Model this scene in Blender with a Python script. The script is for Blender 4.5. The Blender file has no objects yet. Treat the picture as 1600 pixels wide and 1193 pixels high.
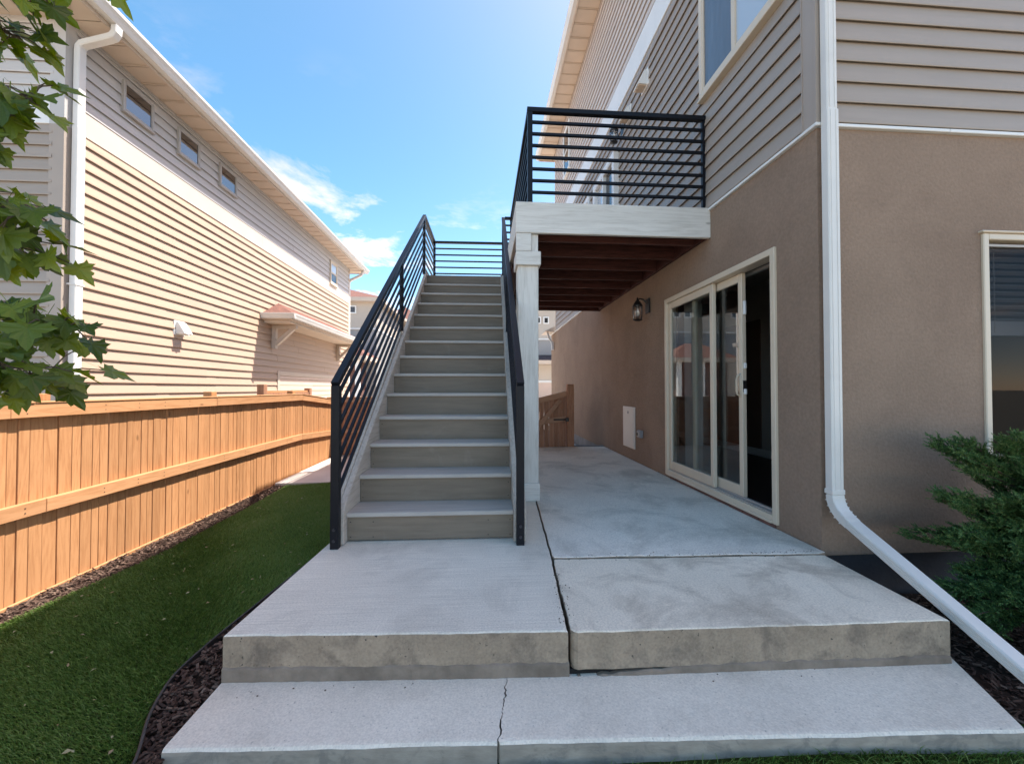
import bpy, bmesh, math, random
import numpy as np
from mathutils import Vector, Matrix
R = math.radians
rng = random.Random(7)
nrng = np.random.default_rng(11)
scene = bpy.context.scene
COL = scene.collection

# ------------------------------------------------------------------ camera
YAW, PITCH = 4.138, 0.965
cam = bpy.data.cameras.new('camera')
cam.lens = 13.995; cam.sensor_width = 36.0
cam.clip_start = 0.02; cam.clip_end = 2000
cam_o = bpy.data.objects.new('camera', cam); COL.objects.link(cam_o)
cam_o.location = (0, 0, 1.03); cam_o.rotation_euler = (R(90 + PITCH), 0, R(-YAW))
scene.camera = cam_o

# ------------------------------------------------------------------ light
SUN = Vector((0.624, 0.25, 1.243)).normalized()
ELEV = math.asin(SUN.z)
AZ = math.atan2(SUN.x, SUN.y)           # clockwise from +y
world = bpy.data.worlds.new('World'); scene.world = world
world.use_nodes = True
wn, wl = world.node_tree.nodes, world.node_tree.links
wn.clear()
wo = wn.new('ShaderNodeOutputWorld'); bg = wn.new('ShaderNodeBackground')
sky = wn.new('ShaderNodeTexSky'); sky.sky_type = 'NISHITA'; sky.sun_disc = False
sky.sun_elevation = ELEV; sky.sun_rotation = AZ
sky.altitude = 1600; sky.air_density = 0.55; sky.dust_density = 1.4; sky.ozone_density = 1.6
bg.inputs['Strength'].default_value = 0.15
tc = wn.new('ShaderNodeTexCoord')
def wmath(op, a, b=None, clamp=False):
    n = wn.new('ShaderNodeMath'); n.operation = op; n.use_clamp = clamp
    for i, v in enumerate((a, b)):
        if v is None: continue
        if isinstance(v, (int, float)): n.inputs[i].default_value = v
        else: wl.new(v, n.inputs[i])
    return n.outputs[0]
# thin fair weather clouds: noise on the direction projected to a flat layer
sep = wn.new('ShaderNodeSeparateXYZ'); wl.new(tc.outputs['Generated'], sep.inputs[0])
zc = wmath('MAXIMUM', sep.outputs['Z'], 0.03)
zc = wmath('ADD', zc, 0.08)
cmb = wn.new('ShaderNodeCombineXYZ')
wl.new(wmath('DIVIDE', sep.outputs['X'], zc), cmb.inputs[0])
wl.new(wmath('DIVIDE', sep.outputs['Y'], zc), cmb.inputs[1])
cmb.inputs[2].default_value = 5.2
n1 = wn.new('ShaderNodeTexNoise'); n1.inputs['Scale'].default_value = 1.9; n1.inputs['Detail'].default_value = 10
n1.inputs['Roughness'].default_value = 0.62; n1.inputs['Distortion'].default_value = 0.25
wl.new(cmb.outputs[0], n1.inputs['Vector'])
n2 = wn.new('ShaderNodeTexNoise'); n2.inputs['Scale'].default_value = 0.42; n2.inputs['Detail'].default_value = 3
wl.new(cmb.outputs[0], n2.inputs['Vector'])
c1 = wn.new('ShaderNodeMapRange'); c1.inputs['From Min'].default_value = 0.52; c1.inputs['From Max'].default_value = 0.80
wl.new(n1.outputs[0], c1.inputs[0])
c2 = wn.new('ShaderNodeMapRange'); c2.inputs['From Min'].default_value = 0.38; c2.inputs['From Max'].default_value = 0.60
wl.new(n2.outputs[0], c2.inputs[0])
# clouds are denser towards the horizon
low = wn.new('ShaderNodeMapRange'); low.inputs['From Min'].default_value = 0.62; low.inputs['From Max'].default_value = 0.1
low.inputs['To Min'].default_value = 0.0; low.inputs['To Max'].default_value = 0.8
wl.new(sep.outputs['Z'], low.inputs[0])
cf = wmath('MULTIPLY', wmath('MULTIPLY', c1.outputs[0], c2.outputs[0]), low.outputs[0], True)
mixc = wn.new('ShaderNodeMixRGB'); wl.new(cf, mixc.inputs[0])
hsv = wn.new('ShaderNodeHueSaturation'); hsv.inputs['Saturation'].default_value = 1.31; wl.new(sky.outputs[0], hsv.inputs['Color'])
wl.new(hsv.outputs[0], mixc.inputs[1]); mixc.inputs[2].default_value = (4.6, 4.7, 4.8, 1)
tint = wn.new('ShaderNodeMixRGB'); tint.blend_type = 'MULTIPLY'; tint.inputs[0].default_value = 1.0
tint.inputs[2].default_value = (1.60, 0.955, 0.60, 1); wl.new(mixc.outputs[0], tint.inputs[1])
wl.new(tint.outputs[0], bg.inputs['Color']); wl.new(bg.outputs[0], wo.inputs['Surface'])

sun = bpy.data.lights.new('sun', 'SUN'); sun.energy = 2.0; sun.angle = R(0.5); sun.color = (1.0, 0.955, 0.885)
sun_o = bpy.data.objects.new('sun', sun); COL.objects.link(sun_o)
sun_o.rotation_euler = SUN.to_track_quat('Z', 'Y').to_euler(); sun_o.location = (6, 3, 14)

vs = scene.view_settings
scene.display_settings.display_device = 'sRGB'
vs.view_transform = 'Standard'; vs.look = 'None'; vs.gamma = 1.0; vs.use_curve_mapping = False
vs.exposure = 2.53

# ------------------------------------------------------------------ materials
def mat(name, col, rough=0.6, var=0.0, vscale=4.0, bump=0.0, bscale=60.0, spec=0.5, stretch=(1, 1, 1),
        col2=None, rnd=0.0, bdist=0.01, coord='Object', metallic=0.0, island=0.0, detail=6, stain=None, fine=None, grain=None, broom=None):
    m = bpy.data.materials.new(name); m.use_nodes = True
    N, L = m.node_tree.nodes, m.node_tree.links
    p = N['Principled BSDF']
    p.inputs['Roughness'].default_value = rough; p.inputs['Metallic'].default_value = metallic
    p.inputs['Specular IOR Level'].default_value = spec
    c = tuple(col) + (1,)
    p.inputs['Base Color'].default_value = c
    t = N.new('ShaderNodeTexCoord')
    mp = N.new('ShaderNodeMapping'); L.new(t.outputs[coord], mp.inputs['Vector'])
    mp.inputs['Scale'].default_value = stretch
    oi = None
    if rnd or island:
        oi = N.new('ShaderNodeObjectInfo')
        sc = N.new('ShaderNodeVectorMath'); sc.operation = 'SCALE'; sc.inputs[0].default_value = (37, 53, 71)
        L.new(oi.outputs['Random'], sc.inputs['Scale']); L.new(sc.outputs[0], mp.inputs['Location'])
    src = None
    if var or col2:
        n = N.new('ShaderNodeTexNoise'); n.inputs['Scale'].default_value = vscale; n.inputs['Detail'].default_value = detail
        n.inputs['Roughness'].default_value = 0.6
        L.new(mp.outputs[0], n.inputs['Vector'])
        r = N.new('ShaderNodeValToRGB')
        r.color_ramp.elements[0].position = 0.32; r.color_ramp.elements[1].position = 0.68
        cc = col2 if col2 else tuple(max(0, x * (1 - var)) for x in col)
        r.color_ramp.elements[0].color = tuple(cc) + (1,)
        r.color_ramp.elements[1].color = c if col2 else tuple(min(1, x * (1 + var * 0.6)) for x in col) + (1,)
        L.new(n.outputs[0], r.inputs[0]); src = r.outputs[0]
    def mixin(src, fac_out, colr, mode='MIX'):
        mx = N.new('ShaderNodeMixRGB'); mx.blend_type = mode
        L.new(fac_out, mx.inputs[0])
        if src is None: mx.inputs[1].default_value = c
        else: L.new(src, mx.inputs[1])
        mx.inputs[2].default_value = tuple(colr) + (1,)
        return mx.outputs[0]
    if fine:                                    # (scale, colour, lo, hi): small specks
        n = N.new('ShaderNodeTexNoise'); n.inputs['Scale'].default_value = fine[0]; n.inputs['Detail'].default_value = 4
        L.new(mp.outputs[0], n.inputs['Vector'])
        mr = N.new('ShaderNodeMapRange'); mr.inputs['From Min'].default_value = fine[2]; mr.inputs['From Max'].default_value = fine[3]
        L.new(n.outputs[0], mr.inputs[0]); src = mixin(src, mr.outputs[0], fine[1])
    if stain:                                   # (scale, colour, lo, hi, amount): big soft marks
        n = N.new('ShaderNodeTexNoise'); n.inputs['Scale'].default_value = stain[0]; n.inputs['Detail'].default_value = 8
        n.inputs['Roughness'].default_value = 0.65; n.inputs['Distortion'].default_value = 0.6
        L.new(t.outputs[coord], n.inputs['Vector'])
        mr = N.new('ShaderNodeMapRange'); mr.inputs['From Min'].default_value = stain[2]; mr.inputs['From Max'].default_value = stain[3]
        mr.inputs['To Max'].default_value = stain[4]
        L.new(n.outputs[0], mr.inputs[0]); src = mixin(src, mr.outputs[0], stain[1])
    for g_, str_ in ((grain, (1, 1, 1)), (broom, (2.5, 150, 2.5))):
        if not g_: continue                     # (scale, amount): fine lightness grain
        m2 = N.new('ShaderNodeMapping'); m2.inputs['Scale'].default_value = str_; L.new(t.outputs[coord], m2.inputs['Vector'])
        n = N.new('ShaderNodeTexNoise'); n.inputs['Scale'].default_value = g_[0]; n.inputs['Detail'].default_value = 3
        L.new(m2.outputs[0], n.inputs['Vector'])
        mr = N.new('ShaderNodeMapRange'); mr.inputs['From Min'].default_value = 0.3; mr.inputs['From Max'].default_value = 0.7
        mr.inputs['To Min'].default_value = 1 - g_[1]; mr.inputs['To Max'].default_value = 1 + g_[1] * .8
        L.new(n.outputs[0], mr.inputs[0])
        h2 = N.new('ShaderNodeHueSaturation'); L.new(mr.outputs[0], h2.inputs['Value'])
        if src is None: h2.inputs['Color'].default_value = c
        else: L.new(src, h2.inputs['Color'])
        src = h2.outputs[0]
    if rnd or island:
        ro = oi.outputs['Random']
        amt = rnd
        if island:
            g = N.new('ShaderNodeNewGeometry'); ro = g.outputs['Random Per Island']; amt = island
        mr = N.new('ShaderNodeMapRange'); mr.inputs['To Min'].default_value = 1 - amt; mr.inputs['To Max'].default_value = 1 + amt * 0.7
        L.new(ro, mr.inputs[0])
        hs = N.new('ShaderNodeHueSaturation'); L.new(mr.outputs[0], hs.inputs['Value'])
        if src is None: hs.inputs['Color'].default_value = c
        else: L.new(src, hs.inputs['Color'])
        src = hs.outputs[0]
    if src is not None: L.new(src, p.inputs['Base Color'])
    if bump:
        n = N.new('ShaderNodeTexNoise'); n.inputs['Scale'].default_value = bscale; n.inputs['Detail'].default_value = 5
        L.new(mp.outputs[0], n.inputs['Vector'])
        b = N.new('ShaderNodeBump'); b.inputs['Strength'].default_value = bump; b.inputs['Distance'].default_value = bdist
        L.new(n.outputs[0], b.inputs['Height']); L.new(b.outputs[0], p.inputs['Normal'])
    return m

def grain_mat(name, light, dark, axis, rough=0.7, scale=3.0, rnd=0.15, bump=0.25, knots=True, amount=1.0):
    """planed timber: stretched noise grain along one axis, with cathedral figure and small knots"""
    m = bpy.data.materials.new(name); m.use_nodes = True
    N, L = m.node_tree.nodes, m.node_tree.links
    p = N['Principled BSDF']; p.inputs['Roughness'].default_value = rough; p.inputs['Specular IOR Level'].default_value = 0.25
    t = N.new('ShaderNodeTexCoord'); oi = N.new('ShaderNodeObjectInfo')
    mp = N.new('ShaderNodeMapping'); L.new(t.outputs['Object'], mp.inputs['Vector'])
    s = [14.0, 14.0, 14.0]; s['xyz'.index(axis)] = 1.2; mp.inputs['Scale'].default_value = s
    sc = N.new('ShaderNodeVectorMath'); sc.operation = 'SCALE'; sc.inputs[0].default_value = (37, 53, 71)
    L.new(oi.outputs['Random'], sc.inputs['Scale']); L.new(sc.outputs[0], mp.inputs['Location'])
    n = N.new('ShaderNodeTexNoise'); n.inputs['Scale'].default_value = scale; n.inputs['Detail'].default_value = 7; n.inputs['Roughness'].default_value = 0.7
    n.inputs['Distortion'].default_value = 0.4
    L.new(mp.outputs[0], n.inputs['Vector'])
    # cathedral figure: bands of a slow noise
    n2 = N.new('ShaderNodeTexNoise'); n2.inputs['Scale'].default_value = 0.55; n2.inputs['Detail'].default_value = 1
    L.new(mp.outputs[0], n2.inputs['Vector'])
    k = N.new('ShaderNodeMath'); k.operation = 'MULTIPLY'; k.inputs[1].default_value = 95; L.new(n2.outputs[0], k.inputs[0])
    sn = N.new('ShaderNodeMath'); sn.operation = 'SINE'; L.new(k.outputs[0], sn.inputs[0])
    k2 = N.new('ShaderNodeMath'); k2.operation = 'MULTIPLY_ADD'; k2.inputs[1].default_value = 0.045; L.new(sn.outputs[0], k2.inputs[0]); L.new(n.outputs[0], k2.inputs[2])
    r = N.new('ShaderNodeValToRGB')
    r.color_ramp.elements[0].position = 0.34; r.color_ramp.elements[0].color = tuple(dark) + (1,)
    r.color_ramp.elements[1].position = 0.56; r.color_ramp.elements[1].color = tuple(light) + (1,)
    L.new(k2.outputs[0], r.inputs[0]); src = r.outputs[0]
    if knots:
        v = N.new('ShaderNodeTexVoronoi'); v.inputs['Scale'].default_value = 5.0
        mk = N.new('ShaderNodeMapping'); L.new(t.outputs['Object'], mk.inputs['Vector']); L.new(sc.outputs[0], mk.inputs['Location'])
        ks = [1.0, 1.0, 1.0]; ks['xyz'.index(axis)] = 0.45; mk.inputs['Scale'].default_value = ks
        L.new(mk.outputs[0], v.inputs['Vector'])
        mr = N.new('ShaderNodeMapRange'); mr.inputs['From Min'].default_value = 0.075; mr.inputs['From Max'].default_value = 0.03
        mr.inputs['To Max'].default_value = 0.7
        L.new(v.outputs['Distance'], mr.inputs[0])
        mx = N.new('ShaderNodeMixRGB'); L.new(mr.outputs[0], mx.inputs[0]); L.new(src, mx.inputs[1])
        mx.inputs[2].default_value = tuple(x * 0.45 for x in dark) + (1,); src = mx.outputs[0]
    # weather marks in object space
    w = N.new('ShaderNodeTexNoise'); w.inputs['Scale'].default_value = 2.2; w.inputs['Detail'].default_value = 5
    L.new(mp.outputs[0], w.inputs['Vector']); w.inputs['Scale'].default_value = 0.35
    mr = N.new('ShaderNodeMapRange'); mr.inputs['From Min'].default_value = 0.55; mr.inputs['From Max'].default_value = 0.75; mr.inputs['To Max'].default_value = 0.45 * amount
    L.new(w.outputs[0], mr.inputs[0])
    mx = N.new('ShaderNodeMixRGB'); L.new(mr.outputs[0], mx.inputs[0]); L.new(src, mx.inputs[1]); mx.inputs[2].default_value = tuple(x * 0.75 for x in dark) + (1,)
    hs = N.new('ShaderNodeHueSaturation'); L.new(mx.outputs[0], hs.inputs['Color'])
    mv = N.new('ShaderNodeMapRange'); mv.inputs['To Min'].default_value = 1 - rnd; mv.inputs['To Max'].default_value = 1 + rnd
    L.new(oi.outputs['Random'], mv.inputs[0]); L.new(mv.outputs[0], hs.inputs['Value'])
    L.new(hs.outputs[0], p.inputs['Base Color'])
    b = N.new('ShaderNodeBump'); b.inputs['Strength'].default_value = bump; b.inputs['Distance'].default_value = 0.004
    L.new(k2.outputs[0], b.inputs['Height']); L.new(b.outputs[0], p.inputs['Normal'])
    return m

def glass_mat(name, tint=(0.8, 0.84, 0.84), boost=1.0, rough=0.0):
    m = bpy.data.materials.new(name); m.use_nodes = True
    N, L = m.node_tree.nodes, m.node_tree.links
    N.remove(N['Principled BSDF']); o = N['Material Output']
    tr = N.new('ShaderNodeBsdfTransparent'); tr.inputs[0].default_value = tint + (1,)
    gl = N.new('ShaderNodeBsdfGlossy'); gl.inputs['Roughness'].default_value = rough; gl.inputs[0].default_value = (0.95, 0.97, 1, 1)
    lw = N.new('ShaderNodeLayerWeight'); lw.inputs['Blend'].default_value = 0.5
    pw = N.new('ShaderNodeMath'); pw.operation = 'POWER'; pw.inputs[1].default_value = 5.0; L.new(lw.outputs['Facing'], pw.inputs[0])
    k = N.new('ShaderNodeMath'); k.operation = 'MULTIPLY_ADD'; k.use_clamp = True; k.inputs[1].default_value = 0.92 * boost; k.inputs[2].default_value = 0.08 * boost; L.new(pw.outputs[0], k.inputs[0])
    mx = N.new('ShaderNodeMixShader'); L.new(k.outputs[0], mx.inputs[0]); L.new(tr.outputs[0], mx.inputs[1]); L.new(gl.outputs[0], mx.inputs[2])
    L.new(mx.outputs[0], o.inputs['Surface'])
    return m

def pane_mat(name, base=(0.02, 0.022, 0.025), rough=0.02, ior=1.9, wavy=0.0):
    m = bpy.data.materials.new(name); m.use_nodes = True
    N, L = m.node_tree.nodes, m.node_tree.links
    p = N['Principled BSDF']; p.inputs['Base Color'].default_value = base + (1,)
    p.inputs['Roughness'].default_value = rough; p.inputs['IOR'].default_value = ior
    n = N.new('ShaderNodeTexNoise'); n.inputs['Scale'].default_value = 2.5
    b = N.new('ShaderNodeBump'); b.inputs['Strength'].default_value = 0.02 + wavy; b.inputs['Distance'].default_value = 0.02
    L.new(n.outputs[0], b.inputs['Height']); L.new(b.outputs[0], p.inputs['Normal'])
    return m

def leaf_mat(name, col, col2, trans=0.35):
    m = bpy.data.materials.new(name); m.use_nodes = True
    N, L = m.node_tree.nodes, m.node_tree.links
    p = N['Principled BSDF']; o = N['Material Output']
    oi = N.new('ShaderNodeObjectInfo'); t = N.new('ShaderNodeTexCoord')
    n = N.new('ShaderNodeTexNoise'); n.inputs['Scale'].default_value = 18; L.new(t.outputs['Object'], n.inputs['Vector'])
    ad = N.new('ShaderNodeMath'); ad.operation = 'MULTIPLY_ADD'; ad.inputs[1].default_value = 0.35; L.new(n.outputs[0], ad.inputs[0]); L.new(oi.outputs['Random'], ad.inputs[2])
    r = N.new('ShaderNodeValToRGB'); r.color_ramp.elements[0].color = tuple(col) + (1,); r.color_ramp.elements[1].color = tuple(col2) + (1,)
    r.color_ramp.elements[0].position = 0.25; r.color_ramp.elements[1].position = 1.15 if False else 1.0
    L.new(ad.outputs[0], r.inputs[0]); L.new(r.outputs[0], p.inputs['Base Color'])
    p.inputs['Roughness'].default_value = 0.42; p.inputs['Specular IOR Level'].default_value = 0.45
    tl = N.new('ShaderNodeBsdfTranslucent')
    hs = N.new('ShaderNodeHueSaturation'); hs.inputs['Value'].default_value = 1.6; hs.inputs['Saturation'].default_value = 1.15; hs.inputs['Hue'].default_value = 0.48
    L.new(r.outputs[0], hs.inputs['Color']); L.new(hs.outputs[0], tl.inputs[0])
    mx = N.new('ShaderNodeMixShader'); mx.inputs[0].default_value = trans
    L.new(p.outputs[0], mx.inputs[1]); L.new(tl.outputs[0], mx.inputs[2]); L.new(mx.outputs[0], o.inputs['Surface'])
    return m

def island_ramp_mat(name, cols, rough=0.8, trans=0.0, spec=0.3):
    m = bpy.data.materials.new(name); m.use_nodes = True
    N, L = m.node_tree.nodes, m.node_tree.links
    p = N['Principled BSDF']; p.inputs['Roughness'].default_value = rough; p.inputs['Specular IOR Level'].default_value = spec
    g = N.new('ShaderNodeNewGeometry'); r = N.new('ShaderNodeValToRGB'); cr = r.color_ramp
    while len(cr.elements) < len(cols): cr.elements.new(0.5)
    for i, c in enumerate(cols):
        cr.elements[i].position = i / (len(cols) - 1); cr.elements[i].color = tuple(c) + (1,)
    t = N.new('ShaderNodeTexCoord'); n = N.new('ShaderNodeTexNoise'); n.inputs['Scale'].default_value = 1.7; n.inputs['Detail'].default_value = 4
    L.new(t.outputs['Object'], n.inputs['Vector'])
    a = N.new('ShaderNodeMath'); a.operation = 'MULTIPLY_ADD'; a.inputs[1].default_value = 0.75; L.new(g.outputs['Random Per Island'], a.inputs[0])
    s = N.new('ShaderNodeMath'); s.operation = 'MULTIPLY_ADD'; s.inputs[1].default_value = 0.9; s.inputs[2].default_value = -0.32; L.new(n.outputs[0], s.inputs[0])
    L.new(s.outputs[0], a.inputs[2]); L.new(a.outputs[0], r.inputs[0]); L.new(r.outputs[0], p.inputs['Base Color'])
    if trans:
        o = N['Material Output']; tl = N.new('ShaderNodeBsdfTranslucent'); L.new(r.outputs[0], tl.inputs[0])
        mx = N.new('ShaderNodeMixShader'); mx.inputs[0].default_value = trans
        L.new(p.outputs[0], mx.inputs[1]); L.new(tl.outputs[0], mx.inputs[2]); L.new(mx.outputs[0], o.inputs['Surface'])
    return m

M = {}
M['concrete'] = mat('concrete', (0.74, 0.68, 0.57), 0.88, var=0.10, vscale=1.6, bump=0.35, bscale=150, bdist=0.003, spec=0.2,
                    fine=(120, (0.40, 0.37, 0.32), 0.69, 0.73), stain=(2.3, (0.54, 0.49, 0.41), 0.50, 0.70, 0.8), grain=(120, .15), broom=(1.0, .12))
M['concrete_pale'] = mat('concrete_pale', (0.80, 0.71, 0.57), 0.88, var=0.10, vscale=2.0, bump=0.35, bscale=140, bdist=0.003, spec=0.2,
                    fine=(90, (0.45, 0.40, 0.33), 0.68, 0.73), stain=(2.6, (0.48, 0.41, 0.32), 0.48, 0.64, 0.8), grain=(110, .16))
M['concrete_old'] = mat('concrete_old', (0.79, 0.73, 0.63), 0.88, var=0.10, vscale=1.5, bump=0.35, bscale=140, bdist=0.003, spec=0.2,
                    fine=(100, (0.38, 0.35, 0.31), 0.68, 0.73), stain=(1.7, (0.48, 0.44, 0.37), 0.48, 0.64, 0.75), grain=(110, .16))
M['concrete_step'] = mat('concrete_step', (0.76, 0.70, 0.59), 0.9, var=0.08, vscale=2.5, bump=0.6, bscale=110, bdist=0.004, spec=0.15,
                    fine=(80, (0.46, 0.43, 0.37), 0.66, 0.72), stain=(3.0, (0.58, 0.53, 0.44), 0.5, 0.7, 0.7), grain=(130, .13))
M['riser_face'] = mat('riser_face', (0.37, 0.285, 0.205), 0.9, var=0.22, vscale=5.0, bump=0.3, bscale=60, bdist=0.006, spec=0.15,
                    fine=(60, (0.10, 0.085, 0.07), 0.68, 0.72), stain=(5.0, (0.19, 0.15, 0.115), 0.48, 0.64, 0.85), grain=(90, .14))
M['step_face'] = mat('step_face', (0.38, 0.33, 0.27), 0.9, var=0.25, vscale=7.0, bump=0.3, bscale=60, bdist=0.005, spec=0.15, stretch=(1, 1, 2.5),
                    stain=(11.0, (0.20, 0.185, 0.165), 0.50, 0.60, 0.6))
M['footing'] = mat('footing', (0.25, 0.20, 0.155), 0.92, var=0.3, vscale=9, bump=0.6, bscale=28, bdist=0.012, spec=0.15)
M['path'] = mat('path_concrete', (0.60, 0.56, 0.51), 0.85, var=0.1, vscale=3, bump=0.2, bscale=120, bdist=0.003, spec=0.2)
M['soil'] = mat('soil', (0.035, 0.024, 0.018), 0.95, var=0.4, vscale=18, bump=0.8, bscale=40, bdist=0.02, spec=0.1)
M['ground'] = mat('ground', (0.33, 0.29, 0.235), 0.95, var=0.25, vscale=0.8, bump=0.4, bscale=20, bdist=0.02, spec=0.1)
M['turf_base'] = mat('turf_base', (0.035, 0.055, 0.012), 0.95, var=0.4, vscale=14, bump=0.8, bscale=160, bdist=0.01, spec=0.1)
M['turf'] = island_ramp_mat('turf_blades', [(0.05, 0.098, 0.014), (0.098, 0.182, 0.026), (0.145, 0.245, 0.044), (0.24, 0.30, 0.10)], 0.6, 0.2)
M['bark'] = island_ramp_mat('bark_chips', [(0.025, 0.014, 0.010), (0.055, 0.030, 0.021), (0.085, 0.05, 0.036), (0.19, 0.13, 0.095)], 0.9)
M['litter'] = island_ramp_mat('leaf_litter', [(0.25, 0.22, 0.07), (0.40, 0.38, 0.22), (0.30, 0.20, 0.10), (0.5, 0.48, 0.4)], 0.7, 0.2)
M['stucco'] = mat('stucco', (0.272, 0.196, 0.145), 0.92, var=0.10, vscale=1.6, bump=0.7, bscale=60, bdist=0.008, spec=0.15, grain=(45, .09),
                  stain=(1.1, (0.20, 0.14, 0.105), 0.50, 0.70, 0.6))
M['foundation'] = mat('foundation', (0.055, 0.055, 0.062), 0.9, var=0.25, vscale=4, bump=0.3, bscale=40, spec=0.2)
M['foundation_grey'] = mat('foundation_grey', (0.22, 0.22, 0.22), 0.9, var=0.25, vscale=4, bump=0.3, bscale=40, spec=0.2)
def vinyl(n, c): return mat(n, c, 0.48, var=0.05, vscale=2.0, bump=0.06, bscale=6, bdist=0.006, spec=0.35, rnd=0.035, stretch=(1, 1, 9))
M['siding_taupe'] = vinyl('siding_taupe', (0.335, 0.282, 0.236))
M['siding_cream'] = vinyl('siding_cream', (0.56, 0.49, 0.44))
M['siding_tan'] = vinyl('siding_tan', (0.47, 0.34, 0.25))
M['siding_grey'] = vinyl('siding_grey', (0.52, 0.495, 0.475))
M['trim_cream'] = mat('trim_cream', (0.54, 0.445, 0.36), 0.5, var=0.04, vscale=3, spec=0.4)
M['band_cream'] = mat('band_cream', (0.585, 0.495, 0.415), 0.5, var=0.04, vscale=3, spec=0.4)
M['trim_white'] = mat('trim_white', (0.72, 0.72, 0.70), 0.45, var=0.05, vscale=3, spec=0.4)
M['corner_taupe'] = mat('corner_taupe', (0.35, 0.295, 0.25), 0.5, var=0.04, vscale=3, spec=0.4)
M['corner_grey'] = mat('corner_grey', (0.47, 0.45, 0.43), 0.5, var=0.04, vscale=3, spec=0.4)
M['soffit'] = mat('soffit', (0.60, 0.49, 0.385), 0.55, var=0.05, vscale=3, spec=0.3, rnd=0.03, bump=0.35, bscale=90, bdist=0.003)
M['gutter'] = mat('gutter_white', (0.68, 0.66, 0.62), 0.38, var=0.06, vscale=3, spec=0.5, stain=(2.5, (0.55, 0.53, 0.5), 0.55, 0.75, 0.5))
M['frame'] = mat('vinyl_frame', (0.62, 0.53, 0.41), 0.42, var=0.05, vscale=3, spec=0.45)
M['frame_grey'] = mat('vinyl_frame_grey', (0.40, 0.37, 0.34), 0.42, var=0.05, vscale=3, spec=0.45)
M['glass'] = glass_mat('door_glass')
M['glass_dark'] = glass_mat('dark_glass', (0.6, 0.6, 0.6), 0.12)
M['pane'] = pane_mat('window_pane', ior=1.6)
M['pane_sky'] = pane_mat('painted_sky_pane', (0.42, 0.46, 0.50), 0.02, 2.6)  # pale base colour paints in part of the sky reflection
M['pane_mid'] = pane_mat('window_pane_mid', (0.015, 0.016, 0.018), 0.02, 2.5)
M['screen'] = pane_mat('insect_screen', (0.10, 0.115, 0.14), 0.25, 1.7, 0.6)
M['metal'] = mat('dark_metal', (0.007, 0.008, 0.012), 0.42, var=0.15, vscale=8, spec=0.22, bump=0.05, bscale=150)
M['bolt'] = mat('bolt', (0.05, 0.05, 0.06), 0.35, spec=0.5, metallic=0.6)
M['black'] = mat('black_metal', (0.012, 0.011, 0.011), 0.4, var=0.2, vscale=20, spec=0.5)
M['hole'] = mat('deep_shadow_gap', (0.01, 0.009, 0.009), 0.95, var=0.2, vscale=20)  # near-black colour stands in for deep shade in gaps
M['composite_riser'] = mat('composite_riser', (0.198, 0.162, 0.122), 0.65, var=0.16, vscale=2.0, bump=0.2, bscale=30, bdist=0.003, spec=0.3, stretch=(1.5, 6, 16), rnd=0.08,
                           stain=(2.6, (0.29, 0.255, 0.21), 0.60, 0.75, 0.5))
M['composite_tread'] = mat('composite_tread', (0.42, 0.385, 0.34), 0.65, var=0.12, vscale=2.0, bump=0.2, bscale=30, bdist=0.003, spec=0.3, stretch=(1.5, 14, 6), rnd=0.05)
M['stringer'] = grain_mat('weathered_stringer', (0.46, 0.41, 0.35), (0.36, 0.315, 0.265), 'y', 0.8, rnd=0.05)
M['white_wood'] = grain_mat('weathered_white_paint', (0.66, 0.645, 0.60), (0.54, 0.52, 0.475), 'x', 0.75, scale=2.2, rnd=0.03, bump=0.4, amount=0.5)
M['white_post'] = grain_mat('weathered_white_post', (0.66, 0.645, 0.60), (0.54, 0.52, 0.475), 'z', 0.75, scale=2.2, rnd=0.03, bump=0.4, amount=0.5)
M['joist'] = grain_mat('stained_joist', (0.10, 0.036, 0.028), (0.05, 0.018, 0.015), 'x', 0.75, rnd=0.15)
M['deck_board'] = grain_mat('deck_board', (0.06, 0.026, 0.022), (0.035, 0.014, 0.012), 'y', 0.75, rnd=0.15)
M['cedar_v'] = grain_mat('cedar_picket', (0.47, 0.232, 0.102), (0.375, 0.17, 0.069), 'z', 0.72, rnd=0.11, amount=0.8)
M['cedar_y'] = grain_mat('cedar_rail', (0.50, 0.255, 0.12), (0.41, 0.197, 0.084), 'y', 0.72, rnd=0.05, amount=0.5)
M['cedar_x'] = grain_mat('cedar_rail_cross', (0.42, 0.20, 0.09), (0.28, 0.12, 0.05), 'x', 0.72, rnd=0.05)
M['brown_v'] = grain_mat('brown_gate_board', (0.40, 0.21, 0.125), (0.29, 0.14, 0.08), 'z', 0.75, rnd=0.12)
M['brown_x'] = grain_mat('brown_gate_rail', (0.43, 0.255, 0.16), (0.32, 0.18, 0.11), 'x', 0.75, rnd=0.06)
M['panel'] = mat('panel_white', (0.66, 0.62, 0.57), 0.5, var=0.04, vscale=4, spec=0.35)
M['box_grey'] = mat('grey_plastic', (0.27, 0.27, 0.28), 0.5, spec=0.35, var=0.05)
M['room_wall'] = mat('room_wall', (0.32, 0.29, 0.27), 0.9, var=0.05, vscale=2)
M['room_floor'] = mat('room_floor', (0.035, 0.02, 0.016), 0.45, var=0.3, vscale=3, stretch=(1, 8, 1))
M['room_door'] = mat('room_door', (0.10, 0.06, 0.045), 0.6, var=0.1)
M['room_trim'] = mat('room_trim', (0.5, 0.48, 0.45), 0.6, var=0.05)
M['blind'] = mat('blind_slat', (0.45, 0.44, 0.46), 0.55, var=0.04, spec=0.3)
M['shingle_red'] = mat('shingle_red', (0.25, 0.125, 0.10), 0.95, var=0.4, vscale=16, bump=0.8, bscale=40, bdist=0.02, spec=0.1, col2=(0.14, 0.08, 0.068))
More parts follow.
